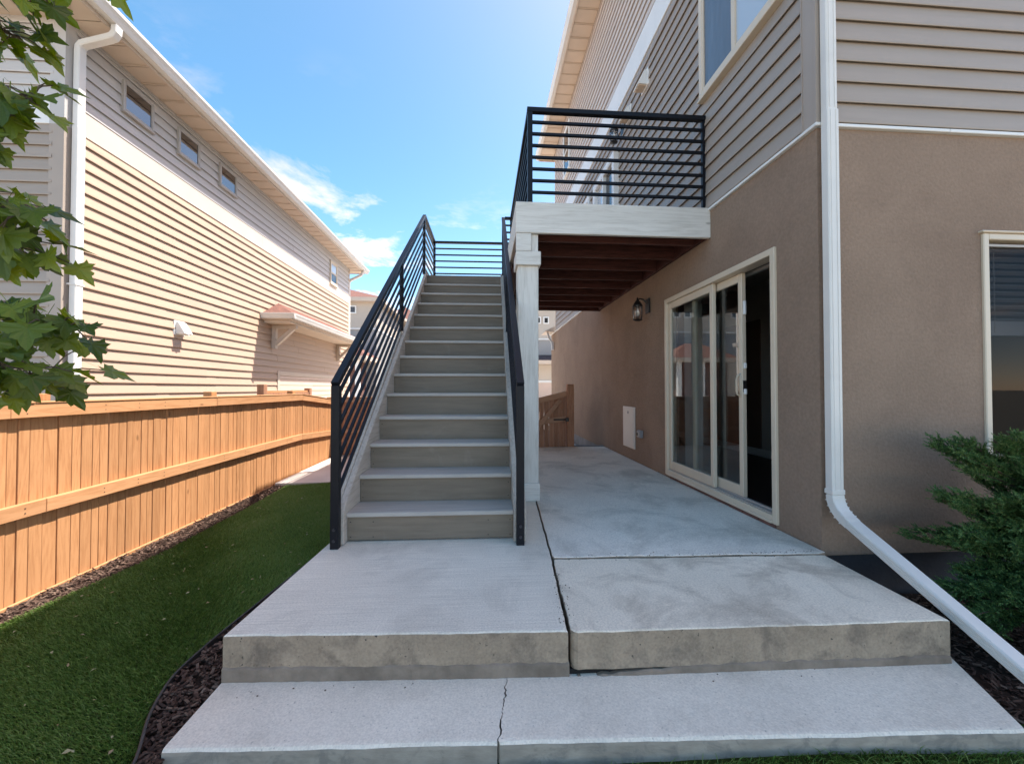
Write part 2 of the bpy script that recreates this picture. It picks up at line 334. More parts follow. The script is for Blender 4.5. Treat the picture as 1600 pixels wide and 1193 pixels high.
M['shingle_grey'] = mat('shingle_grey', (0.10, 0.085, 0.09), 0.95, var=0.4, vscale=16, bump=0.8, bscale=40, bdist=0.02, spec=0.1)
M['garage'] = mat('garage_door', (0.62, 0.48, 0.40), 0.5, var=0.04, vscale=2, spec=0.35)
M['far_tan'] = mat('far_tan', (0.50, 0.44, 0.37), 0.6, var=0.05, vscale=1)
M['far_grey'] = mat('far_grey', (0.33, 0.32, 0.31), 0.6, var=0.05, vscale=1)
M['far_brick'] = mat('far_brick', (0.15, 0.075, 0.06), 0.9, var=0.4, vscale=9)
M['bulb'] = mat('frosted_bulb', (0.8, 0.76, 0.7), 0.25, spec=0.6, var=0.02)
M['lamp_glass'] = glass_mat('lamp_glass', (0.9, 0.9, 0.9), 1.6)
M['twig'] = mat('twig', (0.10, 0.075, 0.05), 0.85, var=0.3, vscale=20, bump=0.5, bscale=60)
M['trunk'] = mat('maple_trunk', (0.14, 0.11, 0.085), 0.95, var=0.4, vscale=7, bump=1.0, bscale=22, bdist=0.02, stretch=(1, 1, 0.25))
M['maple'] = leaf_mat('maple_leaf', (0.046, 0.084, 0.010), (0.15, 0.21, 0.028), 0.40)
M['juniper'] = island_ramp_mat('juniper_needles', [(0.028, 0.066, 0.022), (0.055, 0.13, 0.040), (0.095, 0.19, 0.055), (0.22, 0.28, 0.10)], 0.6, 0.15)
M['edging'] = mat('edging_plastic', (0.05, 0.045, 0.042), 0.6, var=0.3, vscale=12, spec=0.35)

# ------------------------------------------------------------------ helpers
class MB:
    def __init__(s): s.v = []; s.f = []
    def add(s, vs_, fs_):
        k = len(s.v); s.v += [tuple(p) for p in vs_]; s.f += [tuple(i + k for i in f) for f in fs_]; return s
    def box(s, x0, x1, y0, y1, z0, z1):
        return s.add([(x0, y0, z0), (x1, y0, z0), (x1, y1, z0), (x0, y1, z0), (x0, y0, z1), (x1, y0, z1), (x1, y1, z1), (x0, y1, z1)],
                     [(0, 3, 2, 1), (4, 5, 6, 7), (0, 1, 5, 4), (1, 2, 6, 5), (2, 3, 7, 6), (3, 0, 4, 7)])
    def beam(s, p, q, w, h, up=(0, 0, 1)):
        p, q = Vector(p), Vector(q); d = (q - p).normalized(); u = Vector(up)
        a = d.cross(u)
        if a.length < 1e-4: a = d.cross(Vector((0, 1, 0)))
        a.normalize(); u = a.cross(d).normalized()
        a *= w / 2; u *= h / 2
        return s.add([p - a - u, p + a - u, p + a + u, p - a + u, q - a - u, q + a - u, q + a + u, q - a + u],
                     [(0, 1, 2, 3), (7, 6, 5, 4), (0, 4, 5, 1), (1, 5, 6, 2), (2, 6, 7, 3), (3, 7, 4, 0)])
    def sweep(s, pts, w, h, up=(1, 0, 0)):
        """rectangular duct along a bent line, mitred"""
        pts = [Vector(p) for p in pts]; rings = []
        for i, p in enumerate(pts):
            d = ((pts[min(i + 1, len(pts) - 1)] - pts[max(i - 1, 0)])).normalized()
            a = Vector(up); b = d.cross(a).normalized(); a = b.cross(d).normalized()
            rings.append([p - a * w / 2 - b * h / 2, p + a * w / 2 - b * h / 2, p + a * w / 2 + b * h / 2, p - a * w / 2 + b * h / 2])
        k = len(s.v)
        for r in rings: s.v += [tuple(x) for x in r]
        for i in range(len(rings) - 1):
            for j in range(4):
                a0 = k + i * 4 + j; a1 = k + i * 4 + (j + 1) % 4
                s.f.append((a0, a1, a1 + 4, a0 + 4))
        s.f.append((k + 3, k + 2, k + 1, k)); e = k + 4 * (len(rings) - 1); s.f.append((e, e + 1, e + 2, e + 3))
        return s
    def tube(s, pts, rad, n=6):
        pts = [Vector(p) for p in pts]; k = len(s.v)
        for i, p in enumerate(pts):
            d = (pts[min(i + 1, len(pts) - 1)] - pts[max(i - 1, 0)]).normalized()
            a = d.cross(Vector((0.3, 0.2, 1))).normalized(); b = d.cross(a)
            rr = rad[i] if isinstance(rad, (list, tuple)) else rad
            for j in range(n):
                t = 2 * math.pi * j / n; s.v.append(tuple(p + a * math.cos(t) * rr + b * math.sin(t) * rr))
        for i in range(len(pts) - 1):
            for j in range(n):
                a0 = k + i * n + j; a1 = k + i * n + (j + 1) % n; s.f.append((a0, a1, a1 + n, a0 + n))
        s.f.append(tuple(k + j for j in reversed(range(n)))); e = k + (len(pts) - 1) * n; s.f.append(tuple(e + j for j in range(n)))
        return s
    def lathe(s, c, prof, n=12):
        k = len(s.v)
        for (r, z) in prof:
            for j in range(n):
                t = 2 * math.pi * j / n; s.v.append((c[0] + r * math.cos(t), c[1] + r * math.sin(t), c[2] + z))
        for i in range(len(prof) - 1):
            for j in range(n):
                a0 = k + i * n + j; a1 = k + i * n + (j + 1) % n; s.f.append((a0, a1, a1 + n, a0 + n))
        s.f.append(tuple(k + j for j in reversed(range(n)))); e = k + (len(prof) - 1) * n; s.f.append(tuple(e + j for j in range(n)))
        return s
    def prism(s, poly, fn0, fn1):
        """poly: list of 2D points; fn0/fn1 map them to the two ends"""
        n = len(poly); A = [fn0(*p) for p in poly]; B = [fn1(*p) for p in poly]
        return s.add(A + B, [tuple(reversed(range(n))), tuple(range(n, 2 * n))] + [(i, (i + 1) % n, n + (i + 1) % n, n + i) for i in range(n)])

OFF = {}
def off(o): return OFF.get(o.name, Vector((0, 0, 0))) if o else Vector((0, 0, 0))
def fix_normals(me):
    bm = bmesh.new(); bm.from_mesh(me); bmesh.ops.recalc_face_normals(bm, faces=bm.faces); bm.to_mesh(me); bm.free()
def mesh(name, mb, m, o=Vector((0, 0, 0)), smooth=False, bevel=0.0, segs=1):
    me = bpy.data.meshes.new(name)
    me.from_pydata([(v[0] - o[0], v[1] - o[1], v[2] - o[2]) for v in mb.v], [], mb.f)
    if bevel:
        bm = bmesh.new(); bm.from_mesh(me); bmesh.ops.recalc_face_normals(bm, faces=bm.faces)
        bmesh.ops.bevel(bm, geom=[e for e in bm.edges if len(e.link_faces) == 2 and e.calc_face_angle(0) > 0.5], offset=bevel, segments=segs, affect='EDGES', profile=0.6)
        bm.to_mesh(me); bm.free()
    else: fix_normals(me)
    if smooth: me.polygons.foreach_set('use_smooth', [True] * len(me.polygons))
    if m: me.materials.append(m)
    return me
def link(name, me, parent=None, loc=None):
    o = bpy.data.objects.new(name, me); COL.objects.link(o)
    if parent: o.parent = parent; OFF[o.name] = off(parent)
    if loc is not None: o.location = loc
    return o
def part(name, mb, m, parent, **k):
    """one mesh object, a child of parent; vertices in world (or thing-local) coordinates"""
    return link(name, mesh(name, mb, m, off(parent), **k), parent)
def thing(name, label, cat, loc=(0, 0, 0), group=None, local=False):
    o = bpy.data.objects.new(name, None); COL.objects.link(o); o.location = loc; o.empty_display_size = 0.2
    o['label'] = label; o['category'] = cat
    if group: o['group'] = group
    OFF[o.name] = Vector((0, 0, 0)) if local else Vector(loc)
    return o
def solo(name, mb, m, label, cat, loc, group=None, **k):
    o = link(name, mesh(name, mb, m, Vector(loc), **k), None, loc); OFF[o.name] = Vector(loc)
    o['label'] = label; o['category'] = cat
    if group: o['group'] = group
    return o
def struct(name, mb, m, kind='structure', **k):
    o = link(name, mesh(name, mb, m, **k)); o['kind'] = kind; return o
def stuff_part(o): o['kind'] = 'stuff'; return o

class Face:
    """a wall plane: along axis a, outward normal n"""
    def __init__(s, o, a, n): s.o, s.a, s.n = Vector(o), Vector(a), Vector(n)
    def p(s, a, n, z): v = s.o + s.a * a + s.n * n; return (v.x, v.y, z)
    def box(s, mb, a0, a1, n0, n1, z0, z1):
        P = [s.p(a, n, z) for z in (z0, z1) for (a, n) in ((a0, n0), (a1, n0), (a1, n1), (a0, n1))]
        return mb.add(P, [(0, 3, 2, 1), (4, 5, 6, 7), (0, 1, 5, 4), (1, 2, 6, 5), (2, 3, 7, 6), (3, 0, 4, 7)])
    def frame(s, mb, a0, a1, z0, z1, w, n0, n1, wt=None, wb=None):
        wt = w if wt is None else wt; wb = w if wb is None else wb
        s.box(mb, a0, a0 + w, n0, n1, z0, z1); s.box(mb, a1 - w, a1, n0, n1, z0, z1)
        s.box(mb, a0 + w, a1 - w, n0 + .001, n1 - .001, z1 - wt, z1); s.box(mb, a0 + w, a1 - w, n0 + .001, n1 - .001, z0, z0 + wb)
        return mb

BOARD = {}
def siding(house, F, a0, a1, z0, z1, e, m, plen=3.66, tag='siding_board'):
    """lapped vinyl courses, each piece an object; overlapping butt joints"""
    n = int((z1 - z0) / e + 0.98)
    for k in range(n):
        zb = z0 + k * e; h = min(e, z1 - zb)
        if h < 0.02: continue
        pos = a0 - (plen * ((k * 0.37 + (k % 2) * 0.31) % 1.0) if a1 - a0 > plen * 0.8 else 0)
        flip = False
        while pos < a1 - 1e-6:
            s0 = max(pos - .018, a0); s1 = min(pos + plen, a1); pos += plen; flip = not flip
            if s1 - s0 < 0.06: continue
            lap = 0.0008 * rng.random() + (0.0030 if flip else 0)
            key = (round(s1 - s0, 3), round(h, 3), e, tuple(F.n), m.name)
            if key not in BOARD:
                mb = MB(); L_ = s1 - s0
                prof = [(0, 0.012), (0.0205, 0.012), (0.0205, 0), (0.0235, 0), (0.0255, 0.003), (0.0256, 0.014), (0.0035 + 0.02 * (1 - h / e), h + 0.006), (0, h + 0.006)]
                mb.prism(prof, lambda n_, z_: tuple(F.n * n_ + Vector((0, 0, z_))), lambda n_, z_: tuple(F.a * L_ + F.n * n_ + Vector((0, 0, z_))))
                BOARD[key] = mesh(tag, mb, m)
            w = F.p(s0, lap, zb)
            link(tag, BOARD[key], house, Vector(w) - off(house))

def window(house, F, a0, a1, z0, z1, fm, pm, fw=0.05, proud=0.052, split=None, pm2=None, sill=True, sw=0.022):
    """surface mounted window: a frame (part) with panes and bars (sub-parts)"""
    mb = MB(); F.frame(mb, a0, a1, z0, z1, fw, -0.01, proud)
    if sill: F.box(mb, a0 - .01, a1 + .01, -0.01, proud + 0.014, z0 - 0.022, z0 - 0.0005)
    w = part('window', mb, fm, house, bevel=0.004)
    i0, i1, j0, j1 = a0 + fw, a1 - fw, z0 + fw, z1 - fw
    mb = MB(); F.frame(mb, i0 + .001, i1 - .001, j0 + .001, j1 - .001, sw, 0.0, proud - 0.006); part('sash', mb, fm, w)
    def pane(b0, b1, c0, c1, mm):
        mb = MB(); F.box(mb, b0, b1, 0.028, 0.037, c0, c1); part('pane', mb, mm, w)
    if split is None: pane(i0 + sw - .002, i1 - sw + .002, j0 + sw - .002, j1 - sw + .002, pm)
    elif split[0] == 'v':
        c = split[1]; mb = MB(); F.box(mb, c - .025, c + .025, 0.0, proud - 0.004, j0, j1); part('mullion', mb, fm, w)
        pane(i0 + .02, c - .0255, j0 + .02, j1 - .02, pm); pane(c + .0255, i1 - .02, j0 + .02, j1 - .02, pm2 or pm)
    else:
        c = split[1]; mb = MB(); F.box(mb, i0, i1, 0.0, proud - 0.004, c - .02, c + .02); part('mullion', mb, fm, w)
        pane(i0 + .02, i1 - .02, j0 + .02, c - .0205, pm); pane(i0 + .02, i1 - .02, c + .0205, j1 - .02, pm2 or pm)
    return w

def gutter_prof():      # K style gutter section: (out from fascia, height)
    return [(0, 0), (0.075, 0), (0.085, 0.02), (0.098, 0.055), (0.118, 0.085), (0.122, 0.118), (0.108, 0.122), (0.103, 0.1), (0.004, 0.1), (0.0, 0.122)]
def gutter(house, F, a0, a1, z, name='gutter'):
    mb = MB(); mb.prism(gutter_prof(), lambda n, h: F.p(a0, n, z + h), lambda n, h: F.p(a1, n, z + h))
    return part(name, mb, M['gutter'], house)

# ================================================================== GROUND
def lawn_z(x, y): return -0.2 - 0.10 * max(0.0, min(1.0, (-1.2 - x) / 1.35)) - 0.05 * max(0.0, min(1.0, (1.75 - y) / 0.8)) + 0.008 * math.sin(3.1 * x + 1.7 * y) * math.sin(2.3 * y)
mb = MB(); mb.add([(-400, -400, -0.42), (400, -400, -0.42), (400, 600, -0.42), (-400, 600, -0.42)], [(0, 1, 2, 3)])
struct('ground', mb, M['ground'])
mb = MB(); mb.box(-3.0, -1.0, 8.02, 14, -0.40, -0.225).box(-1.0, 2.1, 7.3, 14, -0.40, -0.24)
struct('side_yard', mb, M['path'])
mb = MB(); mb.box(-30, 40, 14.2, 23.2, -0.40, -0.30); struct('driveway', mb, M['path'])

EDGE = [(-1.10, 0.75), (-1.11, 1.1), (-1.135, 1.41), (-1.26, 1.62), (-1.325, 1.83), (-1.318, 2.07), (-1.285, 2.42), (-1.22, 2.95), (-1.165, 3.5), (-1.14, 4.2), (-1.10, 5.71)]
FEDGE = [(-2.76, 0.4), (-2.74, 2.4), (-2.66, 2.93), (-2.62, 3.26), (-2.62, 4.56), (-2.68, 5.43), (-2.70, 5.71)]
def interp(tab, y):
    if y <= tab[0][1]: return tab[0][0]
    for (x0, y0), (x1, y1) in zip(tab, tab[1:]):
        if y <= y1: return x0 + (x1 - x0) * (y - y0) / (y1 - y0)
    return tab[-1][0]
def sheet(name, xs_fn, y0, y1, ny, nx, zoff, m, kind='structure', zf=lawn_z):
    mb = MB(); V = []
    for j in range(ny + 1):
        y = y0 + (y1 - y0) * j / ny; a, b = xs_fn(y)
        for i in range(nx + 1):
            x = a + (b - a) * i / nx; V.append((x, y, zf(x, y) + zoff))
    Fs = [(j * (nx + 1) + i, j * (nx + 1) + i + 1, (j + 1) * (nx + 1) + i + 1, (j + 1) * (nx + 1) + i) for j in range(ny) for i in range(nx)]
    mb.add(V, Fs); return struct(name, mb, m, kind)
sheet('soil', lambda y: (-2.93, -0.95), -1.5, 5.75, 40, 14, -0.02, M['soil'])
sheet('lawn', lambda y: (interp(FEDGE, y), interp(EDGE, y)), -1.2, 5.72, 50, 10, -0.006, M['turf_base'])
mb = MB(); mb.box(-2.86, -1.07, 5.725, 7.92, -0.42, -0.268); struct('path', mb, M['path'], bevel=0.006)
# ground in front of the lower step, and the planting bed at the right
sheet('front_lawn', lambda y: (-0.9, 4.2), -1.5, 1.42, 12, 12, 0, M['turf_base'], zf=lambda x, y: -0.262 - 0.01 * math.sin(4 * x))
sheet('planting_bed', lambda y: (2.0, 5.2), 1.42, 2.42, 10, 16, 0, M['soil'], zf=lambda x, y: -0.315 + 0.02 * math.sin(5 * x + 3 * y) + 0.04 * max(0, (1.7 - y)))

# ------------------------------------------------------------------ concrete slabs
def slab(name, outline, z0, z1, mtop, mside, bev=0.012, kind='structure', pred=None):
    """outline (x,y) counter clockwise; rounded arris; sides get the stained face material"""
    n = len(outline)
    me = bpy.data.meshes.new(name); bm = bmesh.new()
    top = [bm.verts.new((x, y, z1)) for x, y in outline]; bot = [bm.verts.new((x, y, z0)) for x, y in outline]
    ft = bm.faces.new(top); bm.faces.new(list(reversed(bot)))
    for i in range(n): bm.faces.new((bot[i], bot[(i + 1) % n], top[(i + 1) % n], top[i]))
    bm.normal_update()
    bmesh.ops.bevel(bm, geom=[e for e in ft.edges if pred is None or pred((e.verts[0].co + e.verts[1].co) / 2, e)], offset=bev, segments=3, affect='EDGES', profile=0.6)
    bmesh.ops.recalc_face_normals(bm, faces=bm.faces)
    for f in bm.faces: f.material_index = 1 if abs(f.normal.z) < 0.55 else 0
    bm.to_mesh(me); bm.free(); me.materials.append(mtop); me.materials.append(mside)
    o = link(name, me); o['kind'] = kind; return o
def jag(p, q, n, amp, seed):
    r = random.Random(seed); out = []
    dx, dy = q[0] - p[0], q[1] - p[1]; l = math.hypot(dx, dy)
    w = 0
    for i in range(n + 1):
        t = i / n; w = 0.6 * w + r.uniform(-amp, amp)
        k = w * (0 if i in (0, n) else 1)
        out.append((p[0] + dx * t - dy / l * k, p[1] + dy * t + dx / l * k))
    return out
seam = jag((0.362, 1.69), (0.418, 2.41), 40, 0.0016, 3) + jag((0.418, 2.41), (0.485, 3.62), 40, 0.0014, 4)[1:] + [(0.56, 6.95)]
fl = jag((-1.082, 1.762), (0.362, 1.69), 40, 0.0022, 5)
slab('patio_slab', fl + [(x - 0.004, y) for x, y in seam[1:]] + [(-0.95, 6.95), (-1.02, 2.9)], -0.14, 0.0, M['concrete'], M['riser_face'])
fr = [(0.386, 1.692)] + jag((0.402, 1.682), (2.076, 1.647), 44, 0.003, 6)
crossL = jag((0.432, 2.405), (2.115, 2.345), 44, 0.0035, 8)
s_near = [p for p in seam if p[1] <= 2.40]
slab('patio_slab', fr + list(reversed(crossL)) + [(x + 0.008 + .004 * (y < 2.0), y) for x, y in reversed(s_near[1:])], -0.160, -0.001, M['concrete_pale'], M['riser_face'], 0.010)
s_far = [p for p in seam if p[1] >= 2.42]
crossR = [(x, y + 0.012 + 0.004 * math.sin(9 * x)) for x, y in jag(crossL[0], crossL[-1], 60, 0.0025, 18)]
slab('patio_slab', [(x, y) for x, y in crossR[:-1]] + [(2.145, 2.37), (2.145, 6.95), (0.58, 6.95)] + [(x + 0.005, y) for x, y in reversed(s_far[:-1])], -0.14, 0.006, M['concrete_old'], M['riser_face'], 0.008)
# footings below the slabs, proud of the riser face; the right one starts past the washed-out void
def footing(x0, x1, y0, y1, zt, seed, ramp=0.0):
    r = random.Random(seed); n = 46; mb = MB()
    P = []
    for i in range(n + 1):
        t = i / n; P.append((x0 + (x1 - x0) * t, y0 + (y1 - y0) * t - 0.006 + r.uniform(-.0015, .0015), zt + r.uniform(-.004, .004) - .05 * max(0, 1 - t / ramp) ** 1.5 * r.uniform(.7, 1) if ramp else zt + r.uniform(-.004, .004)))
    V = []; Fs = []
    for (x, y, z) in P: V += [(x, y - .002, -0.30), (x, y, z - .006), (x, y + .007, z), (x, y + .4, z)]
    for i in range(n):
        for j in range(3): Fs.append((i * 4 + j, (i + 1) * 4 + j, (i + 1) * 4 + j + 1, i * 4 + j + 1))
    mb.add(V, Fs); struct('slab_footing', mb, M['footing'])
footing(-1.082, 0.366, 1.762, 1.69, -0.132, 1)
footing(0.40, 2.076, 1.684, 1.647, -0.153, 2, .42)
mb = MB(); mb.box(-1.07, 2.06, 1.785, 6.9, -0.38, -0.165).box(.37, 2.05, 1.70, 1.784, -0.38, -0.166); struct('gap_shade_fill', mb, M['hole'])  # near-black blocks added so the void under the slabs looks shaded
# the lower step, cracked in two
crack = jag((0.050, 1.392), (0.112, 1.78), 44, 0.0045, 12)
ff = jag((-1.082, 1.446), (0.050, 1.392), 30, 0.002, 13)
slab('lower_step', ff + crack[1:] + [(-1.082, 1.80)], -0.40, -0.19, M['concrete_step'], M['step_face'], 0.02, pred=lambda m, e: m.y < 1.47 and m.x < .045)
ff2 = jag((0.060, 1.392), (1.935, 1.305), 40, 0.002, 14)
slab('lower_step', ff2 + [(2.12, 1.68), (2.12, 1.76)] + [(x + 0.0045 + .002 * math.sin(40 * y), y) for x, y in reversed(crack[1:])], -0.40, -0.1885, M['concrete_step'], M['step_face'], 0.02, pred=lambda m, e: m.y < 1.40 and m.x > .07)
mb = MB(); mb.box(-1.07, 1.9, 1.47, 1.68, -0.42, -0.25); struct('gap_shade_fill', mb, M['hole'])  # near-black block painted as shade down in the crack

# ================================================================== RIGHT HOUSE
HX, HY, HY2, HTOP = 2.15, 2.40, 11.65, 8.07
house = thing('house', 'three storey house with brown stucco ground floor and taupe siding beside the patio', 'house', (6.5, 7.0, -0.4))
FS = Face((HX, 0, 0), (0, 1, 0), (-1, 0, 0))      # side wall facing the stairs
FF = Face((0, HY, 0), (1, 0, 0), (0, -1, 0))      # front wall
def wall_panel(mb, F, a0, a1, z0, z1, hole, depth):
    h0, h1, g0, g1 = hole
    for n in (0.0, -depth):
        As, Zs = (a0, h0, h1, a1), (z0, g0, g1, z1)
        for i in range(3):
            for j in range(3):
                if i == 1 and j == 1: continue
                if As[i + 1] - As[i] < 1e-6 or Zs[j + 1] - Zs[j] < 1e-6: continue
                mb.add([F.p(As[i], n, Zs[j]), F.p(As[i + 1], n, Zs[j]), F.p(As[i + 1], n, Zs[j + 1]), F.p(As[i], n, Zs[j + 1])], [(0, 1, 2, 3)])
    for (p, q) in (((h0, g0), (h1, g0)), ((h1, g0), (h1, g1)), ((h1, g1), (h0, g1)), ((h0, g1), (h0, g0))):
        mb.add([F.p(p[0], 0, p[1]), F.p(q[0], 0, q[1]), F.p(q[0], -depth, q[1]), F.p(p[0], -depth, p[1])], [(0, 1, 2, 3)])
D0, D1, DZ0, DZ1 = 2.765, 4.545, 0.035, 2.075
W0, W1, WZ0, WZ1 = 3.30, 4.75, 0.55, 2.06
mb = MB()
wall_panel(mb, FS, HY, 12.45, -0.03, 2.715, (D0, D1, DZ0, DZ1), 0.15)
wall_panel(mb, FF, HX, 10.0, -0.03, 2.715, (W0, W1, WZ0, WZ1), 0.15)
part('stucco_wall', mb, M['stucco'], house)
mb = MB(); mb.box(HX + .03, 9.9, HY + .03, 2.70, -0.42, -0.03); part('foundation', mb, M['foundation'], house)
mb = MB(); mb.box(HX + .012, 2.40, 2.701, 12.44, -0.42, -0.03); part('foundation', mb, M['foundation_grey'], house)
# core that carries the siding
mb = MB(); mb.box(HX + .001, 10, HY + .001, HY2 - .001, 2.72, HTOP - .01); part('wall_core', mb, M['siding_taupe'], house)
mb = MB(); mb.box(HX + .16, 10, 11.66, 12.44, -0.3, 2.70); part('rear_wing', mb, M['stucco'], house)
# water table
mb = MB(); FS.box(mb, HY - .028, 12.47, -0.01, 0.028, 2.716, 2.738); part('water_table_trim', mb, M['trim_white'], house, bevel=.003)
mb = MB(); FF.box(mb, HX + .0005, 3.06, -0.01, 0.026, 2.716, 2.738); part('water_table_trim', mb, M['trim_white'], house, bevel=.003)
mb = MB(); FF.box(mb, 3.061, 10, -0.01, 0.028, 2.714, 2.737); part('water_table_trim', mb, M['trim_white'], house, bevel=.003)
EX = 0.135
siding(house, FS, HY + .09, HY2 - .09, 2.742, 5.45, EX, M['siding_taupe'])
siding(house, FS, HY + .09, HY2 - .09, 5.852, HTOP, EX, M['siding_cream'])
siding(house, FF, HX + .09, 8.5, 2.742, 5.45, EX, M['siding_taupe'], plen=6.4)
siding(house, FF, HX + .09, 8.5, 5.852, HTOP, EX, M['siding_cream'], plen=6.4)
mb = MB(); FS.box(mb, HY + .091, HY2 - .091, 0, 0.022, 5.451, 5.85); part('band_board', mb, M['trim_white'], house, bevel=.003)
mb = MB(); FF.box(mb, HX + .091, 8.5, 0, 0.022, 5.451, 5.85); part('band_board', mb, M['trim_white'], house, bevel=.003)
def corner_post(F1, F2, c1, c2, s1, s2, z0, z1, m):
    mb = MB(); F1.box(mb, min(c1, c1 + s1 * .09), max(c1, c1 + s1 * .09), 0.0005, 0.022, z0, z1)
    F2.box(mb, min(c2 - s2 * .0215, c2 + s2 * .09), max(c2 - s2 * .0215, c2 + s2 * .09), 0.0005, 0.0225, z0, z1)
    F1.box(mb, min(c1 + s1 * .082, c1 + s1 * .09), max(c1 + s1 * .082, c1 + s1 * .09), 0.0215, 0.027, z0, z1)
    return part('corner_trim', mb, m, house)
corner_post(FS, FF, HY, HX, 1, 1, 2.739, 5.45, M['corner_taupe'])
corner_post(FS, FF, HY, HX, 1, 1, 5.451, HTOP, M['siding_cream'])
mb = MB(); FS.box(mb, HY2 - .09, HY2 + .02, 0.0005, 0.024, 2.739, HTOP); part('corner_trim', mb, M['trim_cream'], house)
# soffit, fascia, gutter, roof
GX = 1.71
n = 33; L0, L1 = HY - .5, HY2 + .45
for k in range(n):
    a = L0 + (L1 - L0) * k / n; b = L0 + (L1 - L0) * (k + 1) / n
    mb = MB(); mb.box(GX + .02, HX - .024, a + .010, b - .010, HTOP, HTOP + .010).box(GX + .02, HX - .024, b - .026, b - .010, HTOP - .010, HTOP - .0002)
    part('soffit_panel', mb, M['soffit'], house)
mb = MB(); mb.box(HX, 9.0, L0 + .02, HY - .001, HTOP, HTOP + .012); part('soffit_panel', mb, M['soffit'], house)
mb = MB(); mb.box(HX, 9.0, HY2 + .001, L1 - .02, HTOP, HTOP + .012); part('soffit_panel', mb, M['soffit'], house)
mb = MB(); mb.box(GX + .02, HX, L0, L1, HTOP + .011, HTOP + .03); part('soffit_groove_shade', mb, M['black'], house)  # black sheet showing through the gaps as painted groove shade
mb = MB(); mb.box(GX, GX + .019, L0, L1, HTOP - .03, HTOP + .16); part('fascia_board', mb, M['trim_cream'], house)
mb = MB(); mb.box(GX + .02, 9, L0, L0 + .019, HTOP - .03, HTOP + .16).box(GX + .02, 9, L1 - .019, L1, HTOP - .03, HTOP + .16); part('fascia_board', mb, M['trim_cream'], house)
gutter(house, Face((GX - .001, 0, 0), (0, 1, 0), (-1, 0, 0)), L0 - .01, L1 + .01, HTOP - .0)
mb = MB()
rx0, rx1, ry0, ry1, rz = GX - .06, 10.5, L0 - .06, L1 + .06, HTOP + .165
mb.add([(rx0, ry0, rz), (rx1, ry0, rz), (rx1, ry1, rz), (rx0, ry1, rz), (6.1, ry0 + 4.4, rz + 1.7), (6.1, ry1 - 4.4, rz + 1.7)],
       [(0, 3, 2, 1), (0, 1, 4), (1, 2, 5, 4), (2, 3, 5), (3, 0, 4, 5)])
part('roof', mb, M['shingle_red'], house)
# ---- patio sliding door (part) with frame, fixed leaf, sliding leaf, handle, sill
mb = MB(); FS.frame(mb, D0, D1, DZ0, DZ1, 0.048, -0.10, 0.020, 0.05, 0.06)
FS.box(mb, D0 + .048, D1 - .048, -0.03, 0.030, DZ0 + .0005, DZ0 + .022)
door = part('sliding_door', mb, M['frame'], house, bevel=.004)
mb = MB(); FS.box(mb, D0 + .05, D1 - .05, -0.098, -0.006, DZ0 + .0605, DZ0 + .068); FS.box(mb, D0 + .05, D1 - .05, -0.052, -0.046, DZ0 + .0685, DZ0 + .08); part('track', mb, M['frame_grey'], door)
i0, i1, j0, j1 = D0 + .05, D1 - .05, DZ0 + .069, DZ1 - .052
def leaf(a0, a1, n0, n1, st=0.052, name='fixed_leaf'):
    mb = MB(); FS.frame(mb, a0, a1, j0, j1, st, n0, n1, 0.07, 0.095); o = part(name, mb, M['frame'], door, bevel=.004)
    mb = MB(); FS.box(mb, a0 + st - .004, a1 - st + .004, (n0 + n1) / 2 - .004, (n0 + n1) / 2 + .004, j0 + .09, j1 - .066); part('glass_pane', mb, M['glass'], door)
leaf(3.60, i1, -0.044, -0.008)
leaf(3.245, 4.06, -0.094, -0.056, name='sliding_leaf')
mb = MB(); mb.tube([FS.p(3.275, -.056, .97), FS.p(3.275, -.03, .98), FS.p(3.275, -.022, 1.01), FS.p(3.275, -.022, 1.11), FS.p(3.275, -.03, 1.14), FS.p(3.275, -.056, 1.15)], 0.007, 8)
FS.box(mb, 3.262, 3.288, -0.056, -0.050, 0.955, 1.165); part('handle', mb, M['frame'], door, smooth=True)
mb = MB(); FS.box(mb, 3.244 - .006, 3.244, -0.09, -0.06, 1.0, 1.10); part('latch', mb, M['black'], door)
for zz in (0.98, 1.20, 1.66):
    mb = MB(); FS.box(mb, 3.222, 3.2435, -0.085, -0.062, zz, zz + (.05 if zz < 1.5 else .12)); part('lock_knob', mb, M['trim_white'], door, bevel=.006)
# stained brick ledge under the door, over a near-black strip painted as gap shade
mb = MB(); FS.box(mb, D0, D1 + .3, 0.0, 0.012, -0.003, 0.004); part('sill_gap_shade', mb, M['hole'], house)
r2 = random.Random(5)
a = D0 + .03
while a < D1 - .1:
    l = r2.uniform(.10, .2); mb = MB(); FS.box(mb, a, a + l, 0.001, 0.010 + r2.uniform(0, .006), 0.0045, 0.032); part('sill_brick', mb, M['far_brick'], house); a += l + .012
# ---- the room behind
mb = MB()
RX0, RX1, RY0, RY1, RZ0, RZ1 = HX + .15, 6.6, HY + .15, 8.2, 0.03, 2.60
mb.add([(RX1, RY0, RZ0), (RX1, RY1, RZ0), (RX1, RY1, RZ1), (RX1, RY0, RZ1)], [(0, 1, 2, 3)])
mb.add([(RX0, RY1, RZ0), (RX1, RY1, RZ0), (RX1, RY1, RZ1), (RX0, RY1, RZ1)], [(0, 1, 2, 3)])
mb.add([(RX0, RY0, RZ1), (RX1, RY0, RZ1), (RX1, RY1, RZ1), (RX0, RY1, RZ1)], [(0, 1, 2, 3)])
part('room_wall', mb, M['room_wall'], house)
mb = MB(); mb.box(RX0, RX1, RY0, RY1, RZ0 - .05, RZ0); part('room_floor', mb, M['room_floor'], house)
mb = MB(); mb.box(4.1, 4.22, 5.05, 8.19, RZ0 + .001, RZ1 - .001); part('partition_wall', mb, M['room_wall'], house)
